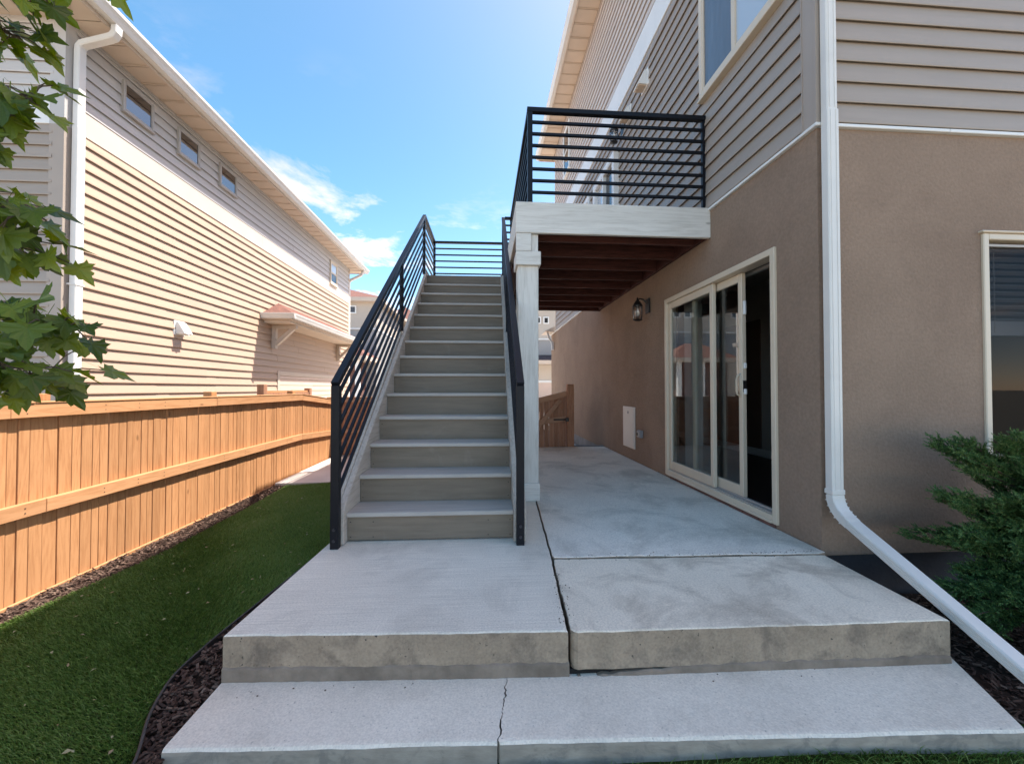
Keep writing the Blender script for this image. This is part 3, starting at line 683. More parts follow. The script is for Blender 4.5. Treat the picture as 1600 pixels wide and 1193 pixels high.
mb = MB(); mb.box(4.08, 4.099, 5.05, 8.19, RZ0 + .001, RZ0 + .11); part('baseboard', mb, M['room_trim'], house)
mb = MB(); mb.box(4.085, 4.099, 5.6, 6.45, RZ0 + .111, 2.06); part('room_door', mb, M['room_door'], house)
mb = MB(); mb.box(4.235, RX1 - .001, 6.2, 6.3, RZ0 + .001, RZ1 - .001); part('partition_wall', mb, M['room_wall'], house)
# gathered vertical blind behind the fixed leaf
blind2 = thing('vertical_blind', 'pale vertical blind drawn aside behind the fixed pane of the patio door', 'blind', (HX + .22, 4.36, 2.05))
for k in range(6):
    mb = MB(); y = 4.20 + k * .042; mb.beam((HX + .20, y, .12), (HX + .20, y, 2.03), .08, .003, (0.5, 1, 0)); part('slat', mb, M['room_wall'], blind2)
mb = MB(); mb.box(HX + .18, HX + .22, 2.9, 4.48, 2.031, 2.055); part('headrail', mb, M['room_trim'], blind2)
# ---- window in the front wall (real opening, glass, blind behind)
mb = MB(); FF.frame(mb, W0, W1, WZ0, WZ1, 0.042, -0.07, 0.016); FF.box(mb, W0 - .02, W1 + .02, -0.01, 0.03, WZ1 + .0005, WZ1 + .015)
wf = part('window', mb, M['frame'], house, bevel=.005)
mb = MB(); FF.box(mb, W0 + .05, W1 - .05, -0.045, -0.040, WZ0 + .05, WZ1 - .05); part('pane', mb, M['glass_dark'], wf)
mb = MB(); FF.box(mb, W0 + .058, W1 - .058, -0.06, -0.02, WZ1 - .075, WZ1 - .059); part('sash', mb, M['frame_grey'], wf)
mb = MB(); FF.box(mb, 3.80, 3.84, -0.065, -0.03, WZ0 + .058, WZ1 - .075); part('mullion', mb, M['frame_grey'], wf)
bl = thing('window_blind', 'dark slatted blind half lowered behind the ground floor window over the junipers', 'blind', (4.0, HY + .14, 2.0))
sl = MB(); sl.beam((W0 + .07 - 4.0, 0, 0), (W1 - .07 - 4.0, 0, 0), .045, .003, (0, 0.35, 1)); slm = mesh('slat', sl, M['blind'])
for k in range(10):
    link('slat', slm, bl, (0, 0, -0.06 - k * 0.048))
mb = MB(); mb.box(W0 + .07, W1 - .07, HY + .12, HY + .16, 1.985, 2.02); part('headrail', mb, M['blind'], bl)
mb = MB(); mb.box(W0 + .07, W1 - .07, HY + .115, HY + .165, 1.40, 1.50); part('bottom_stack', mb, M['blind'], bl)
for xx in (W0 + .25, W0 + .75):
    mb = MB(); mb.box(xx, xx + .004, HY + .113, HY + .1155, 1.42, 1.985); part('cord', mb, M['frame_grey'], bl)
# ---- upper windows and deck door
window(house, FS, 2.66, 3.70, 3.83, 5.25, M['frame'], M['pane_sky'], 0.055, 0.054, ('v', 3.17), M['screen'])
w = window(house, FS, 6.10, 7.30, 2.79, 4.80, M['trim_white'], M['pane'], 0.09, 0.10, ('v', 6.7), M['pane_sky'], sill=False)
window(house, FS, 7.75, 8.45, 3.5, 4.90, M['trim_white'], M['pane'], 0.07, 0.06, ('h', 4.2))
window(house, FS, 9.6, 10.3, 6.5, 7.7, M['trim_white'], M['pane'], 0.06, 0.053, ('h', 7.1))
# rear low roof edge with its own gutter end past the corner
mb = MB(); mb.prism([(-.02, 0), (.30, 0.0), (.30, .02), (.0, .16), (-.02, .16)], lambda n, h: FS.p(11.75, n, 2.74 + h), lambda n, h: FS.p(12.6, n, 2.74 + h)); part('rear_eave', mb, M['trim_cream'], house)
mb = MB(); mb.sweep([(HX - .22, 11.85, 2.72), (HX - .18, 11.9, 2.58), (HX - .06, 11.95, 2.44), (HX - .05, 11.95, 2.2)], .07, .06, (0, 1, 0)); part('rear_spout', mb, M['gutter'], house)

# ---- corner downspout running out across the slab
ds = thing('downspout', 'white downspout on the stucco house corner kicking out past the patio edge', 'downspout', (2.215, 2.33, -0.25))
def ribbed(pts, w, h, name, up=(1, 0, 0)):
    mb = MB(); mb.sweep(pts, w, h, up); o = part(name, mb, M['gutter'], ds, bevel=0.006)
    return o
PX = 2.186; PY = 2.345
ribbed([(PX, PY, 2.775), (PX, PY, 8.0)], .072, .052, 'upper_pipe')
ribbed([(PX + .002, PY - .002, 0.37), (PX + .002, PY - .002, 2.79)], .077, .057, 'lower_pipe')
mb = MB()
for dx in (-.016, .020):
    mb.box(PX + dx - .004, PX + dx + .004, PY - .0335, PY - .030, 0.40, 2.78)
for dx in (-.017, .017):
    mb.box(PX + dx - .004, PX + dx + .004, PY - .029, PY - .0255, 2.80, 8.0)
part('rib', mb, M['gutter'], ds)
mb = MB(); mb.box(PX - .040, PX + .044, PY - .034, PY + .029, 0.375, 0.405); part('strap', mb, M['gutter'], ds, bevel=.003)
el = []
E0 = Vector((PX + .003, PY - .002, 0.372)); E1 = Vector((2.185, 1.08, -0.285))
dirv = (E1 - Vector((PX, PY - .045, 0.24))).normalized()
Ea = Vector((PX + .003, PY - .002, 0.30)); Eb = Vector((PX, PY - .06, 0.235))
for t in np.linspace(0, 1, 7):
    b0 = E0 * (1 - t) ** 2 + Vector((PX + .003, PY - .004, 0.275)) * 2 * t * (1 - t) + (Vector((PX + .003, PY - .004, 0.275)) + dirv * .13) * t * t
    el.append(b0)
ribbed(el, .081, .060, 'elbow')
for q in range(1, 6):
    p = el[q]; d = (el[min(q + 1, 6)] - el[q - 1]).normalized()
    mb = MB(); mb.beam(p - d * .0025, p + d * .0025, .084, .063, (0, -1, .3)); part('crease', mb, M['gutter'], ds)
p0 = el[-1] - dirv * .02
ribbed([p0, E1], .077, .056, 'run_out')
mb = MB(); up = Vector((1, 0, 0)).cross(dirv).normalized()
if up.z < 0: up = -up
for s in (-.015, .0, .015):
    a = p0 + Vector((-.0395, 0, 0)) + up * s; mb.beam(a, E1 + Vector((-.0395, 0, 0)) + up * s, .004, .008, tuple(up))
part('rib', mb, M['gutter'], ds)

# ---- wall fittings
def wall_lamp(y, z, label):
    t = thing('wall_lamp', label, 'lamp', (HX, y, z), 'outdoor wall lamps')
    mb = MB(); FS.box(mb, y - .06, y + .06, 0.001, 0.024, z - .02, z + .17); part('backplate', mb, M['black'], t, bevel=.006)
    cx = HX - .15
    mb = MB(); mb.tube([(HX - .02, y, z + .10), (HX - .07, y, z + .16), (HX - .12, y, z + .17), (cx, y, z + .14)], .010, 6); part('arm', mb, M['black'], t)
    mb = MB(); mb.lathe((cx, y, z), [(.008, .185), (.014, .165), (.012, .15), (.03, .135), (.062, .085), (.068, .06), (.06, .058)], 12); part('cap', mb, M['black'], t, smooth=True)
    mb = MB(); mb.lathe((cx, y, z), [(.056, .057), (.06, .0), (.05, -.09)], 12); part('glass_shade', mb, M['lamp_glass'], t, smooth=True)
    mb = MB()
    for k in range(6):
        an = 2 * math.pi * k / 6; c, s = math.cos(an), math.sin(an)
        mb.tube([(cx + .061 * c, y + .061 * s, z + .06), (cx + .065 * c, y + .065 * s, z), (cx + .054 * c, y + .054 * s, z - .10)], .0045, 4)
    part('cage', mb, M['black'], t)
    mb = MB(); mb.lathe((cx, y, z), [(.056, -.10), (.06, -.11), (.02, -.125)], 12); part('base_ring', mb, M['black'], t)
    mb = MB(); mb.lathe((cx, y, z), [(.012, .05), (.016, .02), (.03, -.02), (.026, -.045), (.008, -.06)], 10); part('bulb', mb, M['bulb'], t, smooth=True)
wall_lamp(5.03, 2.03, 'black carriage lamp on the brown stucco wall under the deck')
wall_lamp(5.93, 4.92, 'carriage lamp on the taupe siding beside the upper deck door')
def hood_vent(F, a, z, s, label, m2):
    p = F.p(a, 0.016, z)
    t = thing('dryer_vent', label, 'vent', p, 'dryer vents on the walls')
    mb = MB(); F.box(mb, a - s * .6, a + s * .6, 0.001, 0.028, z - s * .6, z + s * .6); part('flange', mb, M['trim_white'], t, bevel=.004)
    mb = MB(); mb.prism([(.0285, s * .5), (.06, s * .48), (.15, -s * .42), (.15, -s * .5), (.0285, -s * .5)], lambda n, h: F.p(a - s * .45, n, z + h), lambda n, h: F.p(a + s * .45, n, z + h)); part('hood', mb, M['trim_white'], t, bevel=.004)
    mb = MB(); F.box(mb, a - s * .36, a + s * .36, 0.04, 0.13, z - s * .54, z - s * .501); part('louver', mb, m2, t)
    mb = MB(); F.box(mb, a - s * .1, a + s * .1, 0.12, 0.15, z - s * .6, z - s * .545); part('flap_tab', mb, m2, t)
hood_vent(FS, 5.06, 5.09, .19, 'white hood vent high on the taupe siding above the deck railing', M['soffit'])
hood_vent(FS, 5.66, 5.06, .17, 'white hood vent just nearer than the upper wall lamp', M['soffit'])
ap = thing('access_panel', 'white rectangular access panel low on the brown stucco wall', 'panel', (HX, 5.73, 0.17))
mb = MB(); FS.box(mb, 5.50, 5.965, 0.001, 0.014, 0.17, 0.765); part('panel_frame', mb, M['panel'], ap, bevel=.003)
mb = MB(); FS.box(mb, 5.525, 5.94, 0.0145, 0.022, 0.195, 0.74); part('panel_door', mb, M['panel'], ap, bevel=.002)
mb = MB(); FS.box(mb, 5.71, 5.75, 0.0225, 0.027, 0.665, 0.70); part('latch', mb, M['box_grey'], ap)
ob = thing('outlet_box', 'small grey weatherproof outlet box beside the white access panel', 'outlet', (HX, 5.28, 0.36))
mb = MB(); FS.box(mb, 5.225, 5.335, 0.001, 0.05, 0.365, 0.465); part('housing', mb, M['box_grey'], ob, bevel=.008)
mb = MB(); FS.box(mb, 5.245, 5.315, 0.0505, 0.062, 0.38, 0.45); part('cover', mb, M['frame_grey'], ob, bevel=.006)
mb = MB(); FS.box(mb, 5.26, 5.30, 0.0625, 0.066, 0.395, 0.435); part('socket', mb, M['black'], ob)

# ================================================================== STAIRCASE
RISE, RUN = 0.197, 0.258
st = thing('staircase', 'outdoor staircase of grey composite treads with dark metal railings climbing to the deck', 'staircase', (-0.352, 2.735, 0.0), local=True)
st.rotation_euler = (0, 0, R(-0.95))
HWD = 0.557
for i in range(1, 14):
    y = (i - 1) * RUN
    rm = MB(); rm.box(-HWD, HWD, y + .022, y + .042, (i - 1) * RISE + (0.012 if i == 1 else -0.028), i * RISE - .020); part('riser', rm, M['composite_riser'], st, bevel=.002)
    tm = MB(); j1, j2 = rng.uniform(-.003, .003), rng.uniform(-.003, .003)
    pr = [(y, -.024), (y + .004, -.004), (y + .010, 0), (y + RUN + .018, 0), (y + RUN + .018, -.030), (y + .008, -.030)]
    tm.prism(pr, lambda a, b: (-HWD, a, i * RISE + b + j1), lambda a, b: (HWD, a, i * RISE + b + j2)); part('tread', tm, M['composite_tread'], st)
y = 13 * RUN
rm = MB(); rm.box(-HWD, HWD, y + .012, y + .035, 13 * RISE - .028, 14 * RISE - .002); part('riser', rm, M['composite_riser'], st, bevel=.002)
scr = MB()
for i in (1, 2, 3, 4):                                     # screw heads on risers and the first treads
    for sx in (-1, 1):
        for dx in (.02, .17) if i == 1 else (.02,):
            for dz in (.03, .13):
                scr.lathe((0, 0, 0), [(.0001, 0)], 3) if False else scr.box(sx * (HWD - dx) - .0035, sx * (HWD - dx) + .0035, (i - 1) * RUN + .0195, (i - 1) * RUN + .0219, (i - 1) * RISE + dz, (i - 1) * RISE + dz + .006)
part('screw', scr, M['black'], st)
SL = RISE / RUN
LX = HWD + .043                                            # stringer centre line
for sx in (-1, 1):
    mb = MB(); top = lambda y_: RISE + .075 + SL * y_
    poly = [(-.045, 0.004), (-.045, .215), (-.015, top(-.015)), (3.37, top(3.37) - .05), (3.40, 2.74), (3.40, 2.42), (.30, .004)]
    xa, xb = sorted((sx * (HWD + .002), sx * (HWD + .044)))
    mb.prism(poly, lambda a, b: (xa, a, b), lambda a, b: (xb, a, b)); part('stringer', mb, M['stringer'], st, bevel=.004)
    mb = MB(); xa, xb = sorted((sx * (HWD + .045), sx * (HWD + .084)))
    poly = [(-.05, 0.006), (-.05, .20), (-.02, top(-.02) + .004), (1.86, top(1.86) + .004), (1.86, top(1.86) - .27), (.32, .006)]
    mb.prism(poly, lambda a, b: (xa, a, b), lambda a, b: (xb, a, b)); part('stringer_trim', mb, M['stringer'], st, bevel=.004)
# railings: each a top rail with posts and bars
def bar(p, q, w, rail, name='bar', h=None):
    mb = MB(); mb.beam(p, q, w, h or w); return part(name, mb, M['metal'], rail)
HR0, HR1, YB, YT = 1.095, 3.66, -.075, 3.34
hs_ = (HR1 - HR0) / (YT - YB)
hz = lambda y_: HR0 + hs_ * (y_ - YB)
for sx in (-1, 1):
    x = sx * LX
    mb = MB(); mb.beam((x, YB - .026, hz(YB - .026) - .018), (x, YT, HR1 - .018), .05, .036)
    rail = part('railing', mb, M['metal'], st, bevel=.003)
    mb = MB(); mb.box(x - .026, x + .026, YB - .026, YB + .024, -0.004, HR0 - .045); part('post', mb, M['metal'], rail, bevel=.002)
    mb = MB(); mb.box(x - .02, x + .02, 1.80, 1.84, top(1.82) + .001 if False else RISE + .075 + SL * 1.82 + .02, hz(1.82) - .05); part('post', mb, M['metal'], rail)
    mb = MB(); mb.box(x - .02, x + .02, YT - .02, YT + .02, 2.76, HR1 - .03); part('post', mb, M['metal'], rail)
    mb = MB()
    for zz in (.055, .125): mb.lathe((0, 0, 0), [(.0001, 0)], 3) if False else mb.tube([(x, YB - .034, zz), (x, YB - .0262, zz)], .010, 8)
    part('bolt', mb, M['bolt'], rail)
    for k in range(1, 8):
        dz = -.018 - .108 * k
        y0 = YB + .024
        bar((x, y0, hz(y0) + dz), (x, YT - .02, hz(YT) + dz), .019, rail)
# landing rails at the left edge and the rear
LZ = 3.68; YR = 4.46
mb = MB(); mb.beam((-LX, YT + .02, LZ - .018), (-LX, YR + .02, LZ - .018), .045, .036); rail = part('railing', mb, M['metal'], st)
mb = MB(); mb.box(-LX - .02, -LX + .02, YR - .02, YR + .02, 2.70, LZ - .0365); part('post', mb, M['metal'], rail)
for k in range(1, 8): bar((-LX, YT + .02, LZ - .018 - .113 * k), (-LX, YR - .02, LZ - .018 - .113 * k), .022, rail)
mb = MB(); mb.beam((-LX + .0235, YR, LZ - .018), (2.46, YR, LZ - .018), .045, .036); rail = part('railing', mb, M['metal'], st)
for k in range(1, 8): bar((-LX + .02, YR, LZ - .018 - .113 * k), (2.46, YR, LZ - .018 - .113 * k), .022, rail)
# short return on the right at the head of the stairs
mb = MB(); mb.beam((LX + .026, YT, HR1 - .018), (LX + .12, YT, HR1 - .018), .045, .036); rail = part('railing', mb, M['metal'], st)
for k in range(1, 8): bar((LX + .02, YT, HR1 - .018 - .108 * k), (LX + .12, YT, HR1 - .018 - .108 * k), .022, rail)

# ================================================================== DECK
dk = thing('deck', 'raised timber deck on a white post with red-brown joists and black railing', 'deck', (1.23, 5.4, 0))
DY0, DY1, DXL, DT = 3.60, 7.20, 0.297, 2.742
mb = MB(); mb.box(DXL, HX - .002, DY0, DY0 + .038, DT - .285, DT); part('fascia_board', mb, M['white_wood'], dk, bevel=.004)
mb = MB(); mb.box(DXL, DXL + .038, DY0 + .039, DY1, DT - .285, DT - .002); part('fascia_board', mb, M['white_wood'], dk, bevel=.004)
mb = MB(); mb.box(DXL + .039, HX - .002, DY1 - .04, DY1, DT - .285, DT - .03); part('rim_joist', mb, M['joist'], dk)
mb = MB(); mb.box(HX - .042, HX - .003, DY0 + .0385, DY1 - .041, DT - .275, DT - .03); part('ledger', mb, M['joist'], dk)
nj = 8
for k in range(nj):
    y = DY0 + .22 + k * (DY1 - DY0 - .30) / (nj - 0.4)
    mb = MB(); mb.box(DXL + .13, HX - .043, y, y + .04, DT - .275, DT - .027); part('joist', mb, M['joist'], dk)
mb = MB(); mb.box(DXL + .04, DXL + .125, DY0 + .25, DY1 - .041, DT - .40, DT - .027); part('beam', mb, M['joist'], dk)
nb = 13; bw = (HX - DXL - .045) / nb
for k in range(nb):
    a = DXL + .0385 + k * bw; mb = MB(); mb.box(a + .003, a + bw - .003, DY0 + .0385, DY1 - .002, DT - .026, DT - .001); part('deck_board', mb, M['deck_board'], dk)
# landing at the head of the stairs
for k in range(8):
    a = 6.12 + k * .136; mb = MB(); mb.box(-.905, DXL - .002, a, a + .131, DT - .013, DT + .012); part('deck_board', mb, M['composite_tread'], dk)
mb = MB(); mb.box(-.905, DXL - .002, 7.155, 7.195, DT - .28, DT - .014).box(-.905, -.865, 6.14, 7.15, DT - .28, DT - .014); part('rim_joist', mb, M['white_wood'], dk)
for (px, py) in ((-.86, 7.0), (DXL + .06, 6.98)):
    mb = MB(); mb.box(px, px + .14, py, py + .14, -.02 if px > 0 else -.2, DT - (.405 if px > 0 else .285)); part('post', mb, M['white_post'], dk)
# front post with boxed cap and base
mb = MB(); mb.box(.318, .510, 3.645, 3.84, .001, 2.17); pst = part('post', mb, M['white_post'], dk, bevel=.006)
mb = MB(); mb.box(.298, .528, 3.608, 3.87, 2.165, 2.292); part('post_cap', mb, M['white_wood'], pst, bevel=.005)
mb = MB(); mb.box(.300, .440, 3.6065, 3.66, 2.293, DT - .2865); part('cap_board', mb, M['white_wood'], pst, bevel=.004)
mb = MB(); mb.box(.442, .505, 3.635, 3.80, 2.293, DT - .2865); part('cap_board', mb, M['white_post'], pst, bevel=.004)
mb = MB(); mb.box(.305, .520, 3.625, 3.86, .002, .165); part('post_base', mb, M['white_wood'], pst, bevel=.006)
# railing: front and left side
mb = MB(); mb.beam((.405, 3.66, 3.63), (HX - .02, 3.66, 3.63), .05, .044); rail = part('railing', mb, M['metal'], dk, bevel=.003)
mb = MB(); mb.box(.410, .455, 3.638, 3.683, DT - .0, 3.607); part('post', mb, M['metal'], rail)
mb = MB(); mb.box(HX - .052, HX - .024, 3.645, 3.675, DT, 3.607); part('post', mb, M['metal'], rail)
for k in range(1, 8): bar((.455, 3.66, 3.63 - .110 * k), (HX - .052, 3.66, 3.63 - .110 * k), .023, rail)
mb = MB(); mb.beam((.432, 3.686, 3.63), (.432, 6.10, 3.63), .05, .044); rail = part('railing', mb, M['metal'], dk, bevel=.003)
mb = MB(); mb.box(.412, .452, 6.08, 6.12, DT, 3.607); part('post', mb, M['metal'], rail)
for k in range(1, 8): bar((.432, 3.685, 3.63 - .110 * k), (.432, 6.08, 3.63 - .110 * k), .023, rail)

# ================================================================== LEFT HOUSE
NX, NY0, NY1, NT = -4.30, 4.37, 13.05, 4.84
nh = thing('house', 'two storey neighbouring house with sunlit tan siding behind the cedar fence', 'house', (-8, 8.7, -0.4))
GS = Face((NX, 0, 0), (0, 1, 0), (1, 0, 0)); GF = Face((0, NY0, 0), (1, 0, 0), (0, -1, 0)); GB = Face((0, NY1, 0), (1, 0, 0), (0, 1, 0))
mb = MB(); mb.box(-12, NX - .001, NY0 + .001, NY1 - .001, -.42, NT - .005); part('wall_core', mb, M['siding_tan'], nh)
E5 = 0.127
siding(nh, GS, NY0 + .09, NY1 - .09, -0.30, 3.735, E5, M['siding_tan'])
siding(nh, GS, NY0 + .09, NY1 - .09, 4.0, NT, E5, M['siding_grey'])
siding(nh, GF, -9.5, NX - .09, -0.30, 3.735, E5, M['siding_taupe'], plen=6)
siding(nh, GF, -9.5, NX - .09, 4.0, NT, E5, M['siding_grey'], plen=6)
for seg in ((NY0 + .091, 8.0), (8.0015, 11.6), (11.6015, NY1 - .091)):
    mb = MB(); GS.box(mb, *seg, 0, 0.022 + rng.uniform(0, .0015), 3.736, 3.998); part('band_board', mb, M['band_cream'], nh, bevel=.003)
mb = MB(); GF.box(mb, -9.5, NX - .091, 0, 0.022, 3.736, 3.998); part('band_board', mb, M['trim_white'], nh, bevel=.003)
def corner2(z0, z1, m):
    mb = MB(); GS.box(mb, NY0, NY0 + .09, 0.0005, 0.022, z0, z1); GF.box(mb, NX - .12, NX + .0215, 0.0005, 0.0225, z0, z1)
    part('corner_trim', mb, m, nh)
corner2(-.3, 3.735, M['corner_taupe']); corner2(3.7355, NT, M['corner_grey'])
mb = MB(); GS.box(mb, NY1 - .09, NY1 + .02, 0.0005, .022, -.3, NT); part('corner_trim', mb, M['trim_cream'], nh)
OVX = NX + .375                                          # fascia plane
n = 31; L0, L1 = NY0 + .0, NY1 + .40
for k in range(n):
    a = L0 + (L1 - L0) * k / n; b = L0 + (L1 - L0) * (k + 1) / n
    mb = MB(); mb.box(NX + .0005, OVX - .02, a + .011, b - .011, NT, NT + .012).box(NX + .0415, OVX - .021, b - .026, b - .011, NT - .010, NT - .0002)
    part('soffit_panel', mb, M['soffit'], nh)
mb = MB(); mb.box(NX, OVX - .02, L0, L1, NT + .013, NT + .03); part('soffit_groove_shade', mb, M['black'], nh)  # black sheet that paints the shade of the panel grooves
for k in range(18):
    b = NX - .05 - k * .29; mb = MB(); mb.box(b - .284, b, NY0 - .40, NY0 - .001, NT, NT + .012); part('soffit_panel', mb, M['soffit'], nh)
mb = MB(); mb.box(NX - .045, OVX - .02, NY0 - .40, NY0 - .004, NT, NT + .012); part('soffit_panel', mb, M['soffit'], nh)
mb = MB(); mb.beam((NX, NY0, NT - .006), (OVX - .02, NY0 - .40, NT - .006), .055, .010); part('soffit_mitre', mb, M['soffit'], nh)
mb = MB(); GS.box(mb, NY0 + .025, NY1 - .02, 0.0225, .04, NT - .035, NT - .001); part('soffit_channel', mb, M['corner_grey'], nh)
mb = MB(); mb.box(OVX - .019, OVX, NY0 - .42, L1 + .02, NT - .02, NT + .15); part('fascia_board', mb, M['trim_cream'], nh)
mb = MB(); mb.box(-10, OVX - .02, NY0 - .42, NY0 - .401, NT - .02, NT + .15); part('fascia_board', mb, M['trim_cream'], nh)
mb = MB(); mb.box(-10, OVX - .02, NY1 + .40, NY1 + .42, NT - .02, NT + .15); part('fascia_board', mb, M['trim_cream'], nh)
mb = MB(); mb.box(-10, NX, NY1 + .001, NY1 + .40, NT, NT + .012); part('soffit_panel', mb, M['soffit'], nh)
gutter(nh, Face((OVX + .001, 0, 0), (0, 1, 0), (1, 0, 0)), NY0 - .54, NY1 + .54, NT + .02)
gutter(nh, Face((0, NY0 - .421, 0), (1, 0, 0), (0, -1, 0)), -10, OVX + .12, NT + .02)
mb = MB(); rz = NT + .152; x0, x1, y0, y1 = -12.5, OVX + .05, NY0 - .47, NY1 + .47
mb.add([(x0, y0, rz), (x1, y0, rz), (x1, y1, rz), (x0, y1, rz), (-8.2, y0 + 4.2, rz + 1.6), (-8.2, y1 - 4.2, rz + 1.6)], [(0, 3, 2, 1), (0, 1, 4), (1, 2, 5, 4), (2, 3, 5), (3, 0, 4, 5)])
part('roof', mb, M['shingle_red'], nh)
for (a0, a1) in ((4.98, 5.42), (5.84, 6.26), (6.72, 7.16)):
    window(nh, GS, a0, a1, 4.335, 4.70, M['frame_grey'], M['pane_mid'], 0.026, 0.052, sw=.010)
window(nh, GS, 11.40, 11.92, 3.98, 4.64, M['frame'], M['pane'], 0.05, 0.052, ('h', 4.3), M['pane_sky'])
# garage door with trim
mb = MB(); GS.frame(mb, 8.62, 12.6, -.3, 1.40, .09, 0.0, .035); gd = part('garage_door', mb, M['trim_cream'], nh, bevel=.004)
for k in range(4):
    mb = MB(); GS.box(mb, 8.711, 12.509, 0.0, .024, -.21 + k * .38, -.21 + k * .38 + .374); part('panel', mb, M['garage'], gd, bevel=.006)
# small hipped awning over the garage door
aw = part('awning', MB().add([GS.p(8.02, 0.0, 2.50), GS.p(8.02, .60, 2.50), GS.p(12.35, .60, 2.50), GS.p(12.35, 0.0, 2.50), GS.p(8.66, 0.0, 2.83), GS.p(11.7, 0.0, 2.83)],
                             [(0, 1, 2, 3), (0, 4, 1), (1, 4, 5, 2), (2, 5, 3), (0, 3, 5, 4)]), M['shingle_red'], nh)
mb = MB(); GS.box(mb, 8.03, 12.34, 0.02, .585, 2.375, 2.499); part('fascia', mb, M['trim_cream'], aw)
mb = MB(); GS.box(mb, 8.10, 12.28, 0.02, .52, 2.325, 2.3745); part('soffit', mb, M['soffit'], aw)
mb = MB(); mb.prism([(a, b * .85) for a, b in gutter_prof()], lambda n, h: GS.p(7.99, .586 + n * .6, 2.395 + h), lambda n, h: GS.p(12.4, .586 + n * .6, 2.395 + h)); part('gutter', mb, M['gutter'], aw)
mb = MB(); mb.prism([(a, b * .85) for a, b in gutter_prof()], lambda n, h: GS.p(8.029 - n * .6, .02, 2.395 + h), lambda n, h: GS.p(8.029 - n * .6, .655, 2.395 + h)); part('gutter', mb, M['gutter'], aw)
for ya in (8.38, 11.95):
    mb = MB(); GS.box(mb, ya, ya + .09, 0.018, .10, 1.84, 2.3245); GS.box(mb, ya + .0005, ya + .0895, .1005, .50, 2.25, 2.3243)
    mb.beam(GS.p(ya + .045, .09, 1.93), GS.p(ya + .045, .44, 2.27), .085, .075, (0, 0, 1)); part('bracket', mb, M['trim_cream'], aw, bevel=.004)
hood_vent(GS, 5.93, 1.88, .17, 'white dryer vent on the sunlit tan siding of the neighbouring house', M['trim_white'])
ds2 = thing('downspout', 'white downspout at the near corner of the neighbouring house, partly behind maple leaves', 'downspout', (NX + .07, NY0 + .07, -.3))
def pipe(pts, w, h, name, up, own):
    mb = MB(); mb.sweep(pts, w, h, up); return part(name, mb, M['gutter'], own, bevel=.008)
DYa = NY0 + .075
cx = NX + .068
pipe([(cx, DYa, 3.735), (cx, DYa, 4.56), (cx + .004, DYa, 4.61), (cx + .03, DYa, 4.645), (OVX - .03, DYa, 4.725), (OVX + .02, DYa, 4.745), (OVX + .045, DYa, 4.785), (OVX + .05, DYa, 4.862)], .082, .062, 'upper_pipe', (0, 1, 0), ds2)
pipe([(cx + .002, DYa, -.28), (cx + .002, DYa, 3.76)], .086, .067, 'lower_pipe', (0, 1, 0), ds2)
for zz in (2.1, 0.9):
    mb = MB(); mb.box(NX + .0225, cx + .040, DYa - .047, DYa + .047, zz, zz + .02); part('strap', mb, M['gutter'], ds2)
ds3 = thing('downspout', 'thin downspout at the far corner of the neighbouring house above the awning', 'downspout', (NX, NY1 + .06, 2.4))
pipe([(NX - .02, NY1 + .07, -.2), (NX - .02, NY1 + .07, 4.42), (NX + .03, NY1 + .07, 4.52), (OVX - .03, NY1 + .12, 4.70), (OVX + .05, NY1 + .16, 4.86)], .09, .07, 'pipe', (0, 1, 0), ds3)

# ================================================================== FENCES AND GATE
fn = thing('fence', 'orange cedar picket fence in full sun along the lawn', 'fence', (-2.9, 4.0, -0.35))
FX = -2.90
def ftop(y): return 0.948 if y < 6.52 else 0.948 - (y - 6.52) * 0.088
def frail(y): return 0.313 if y < 6.52 else 0.313 - (y - 6.52) * 0.058
y = 0.5; cache = {}
while y < 8.05:
    w = rng.choice([.054, .063, .072, .081, .068, .088])
    top = ftop(y + w / 2) - .012
    key = (w, round(top, 2))
    if key not in cache:
        mb = MB(); mb.box(-.009, .009, 0.0012, w - .0012, 0, round(top, 2) + .345); cache[key] = mesh('picket', mb, M['cedar_v'], bevel=.0018)
    o = link('picket', cache[key], fn, Vector((FX + rng.uniform(-.0025, .0025), y, -.345)) - off(fn)); o.rotation_euler = (rng.uniform(-.003, .003), 0, rng.uniform(-.012, .012))
    y += w + rng.choice([.001, .002, .002, .004])
def rail_run(zf, h, x0, x1, segs, name, m):
    for a, b in segs:
        mb = MB(); j = rng.uniform(-.0015, .0015)
        mb.add([(x0, a, zf(a) - h), (x1 + j, a, zf(a) - h), (x1 + j, b, zf(b) - h), (x0, b, zf(b) - h), (x0, a, zf(a)), (x1 + j, a, zf(a)), (x1 + j, b, zf(b)), (x0, b, zf(b))],
               [(0, 3, 2, 1), (4, 5, 6, 7), (0, 1, 5, 4), (1, 2, 6, 5), (2, 3, 7, 6), (3, 0, 4, 7)])
        part(name, mb, m, fn, bevel=.003)
nl = MB()
y = .6
while y < 8.0:
    for zz in (frail(y) - .03, frail(y) - .06, ftop(y) - .04, ftop(y) - .075):
        nl.box(FX + .0515, FX + .0545, y - .003, y + .003, zz - .003, zz + .003)
    y += rng.uniform(.25, .6)
rail_run(frail, .088, FX + .0125, FX + .052, [(.5, 2.83), (2.832, 6.519), (6.521, 8.05)], 'rail', M['cedar_y'])
rail_run(lambda y: ftop(y) - .012, .090, FX + .0125, FX + .054, [(.5, 2.62), (2.622, 4.49), (4.492, 6.519), (6.521, 8.05)], 'top_rail', M['cedar_y'])
rail_run(ftop, .0118, FX - .03, FX + .060, [(.5, 2.75), (2.7515, 4.50), (4.5015, 6.519), (6.521, 8.05)], 'cap_board', M['cedar_y'])
mb = MB()
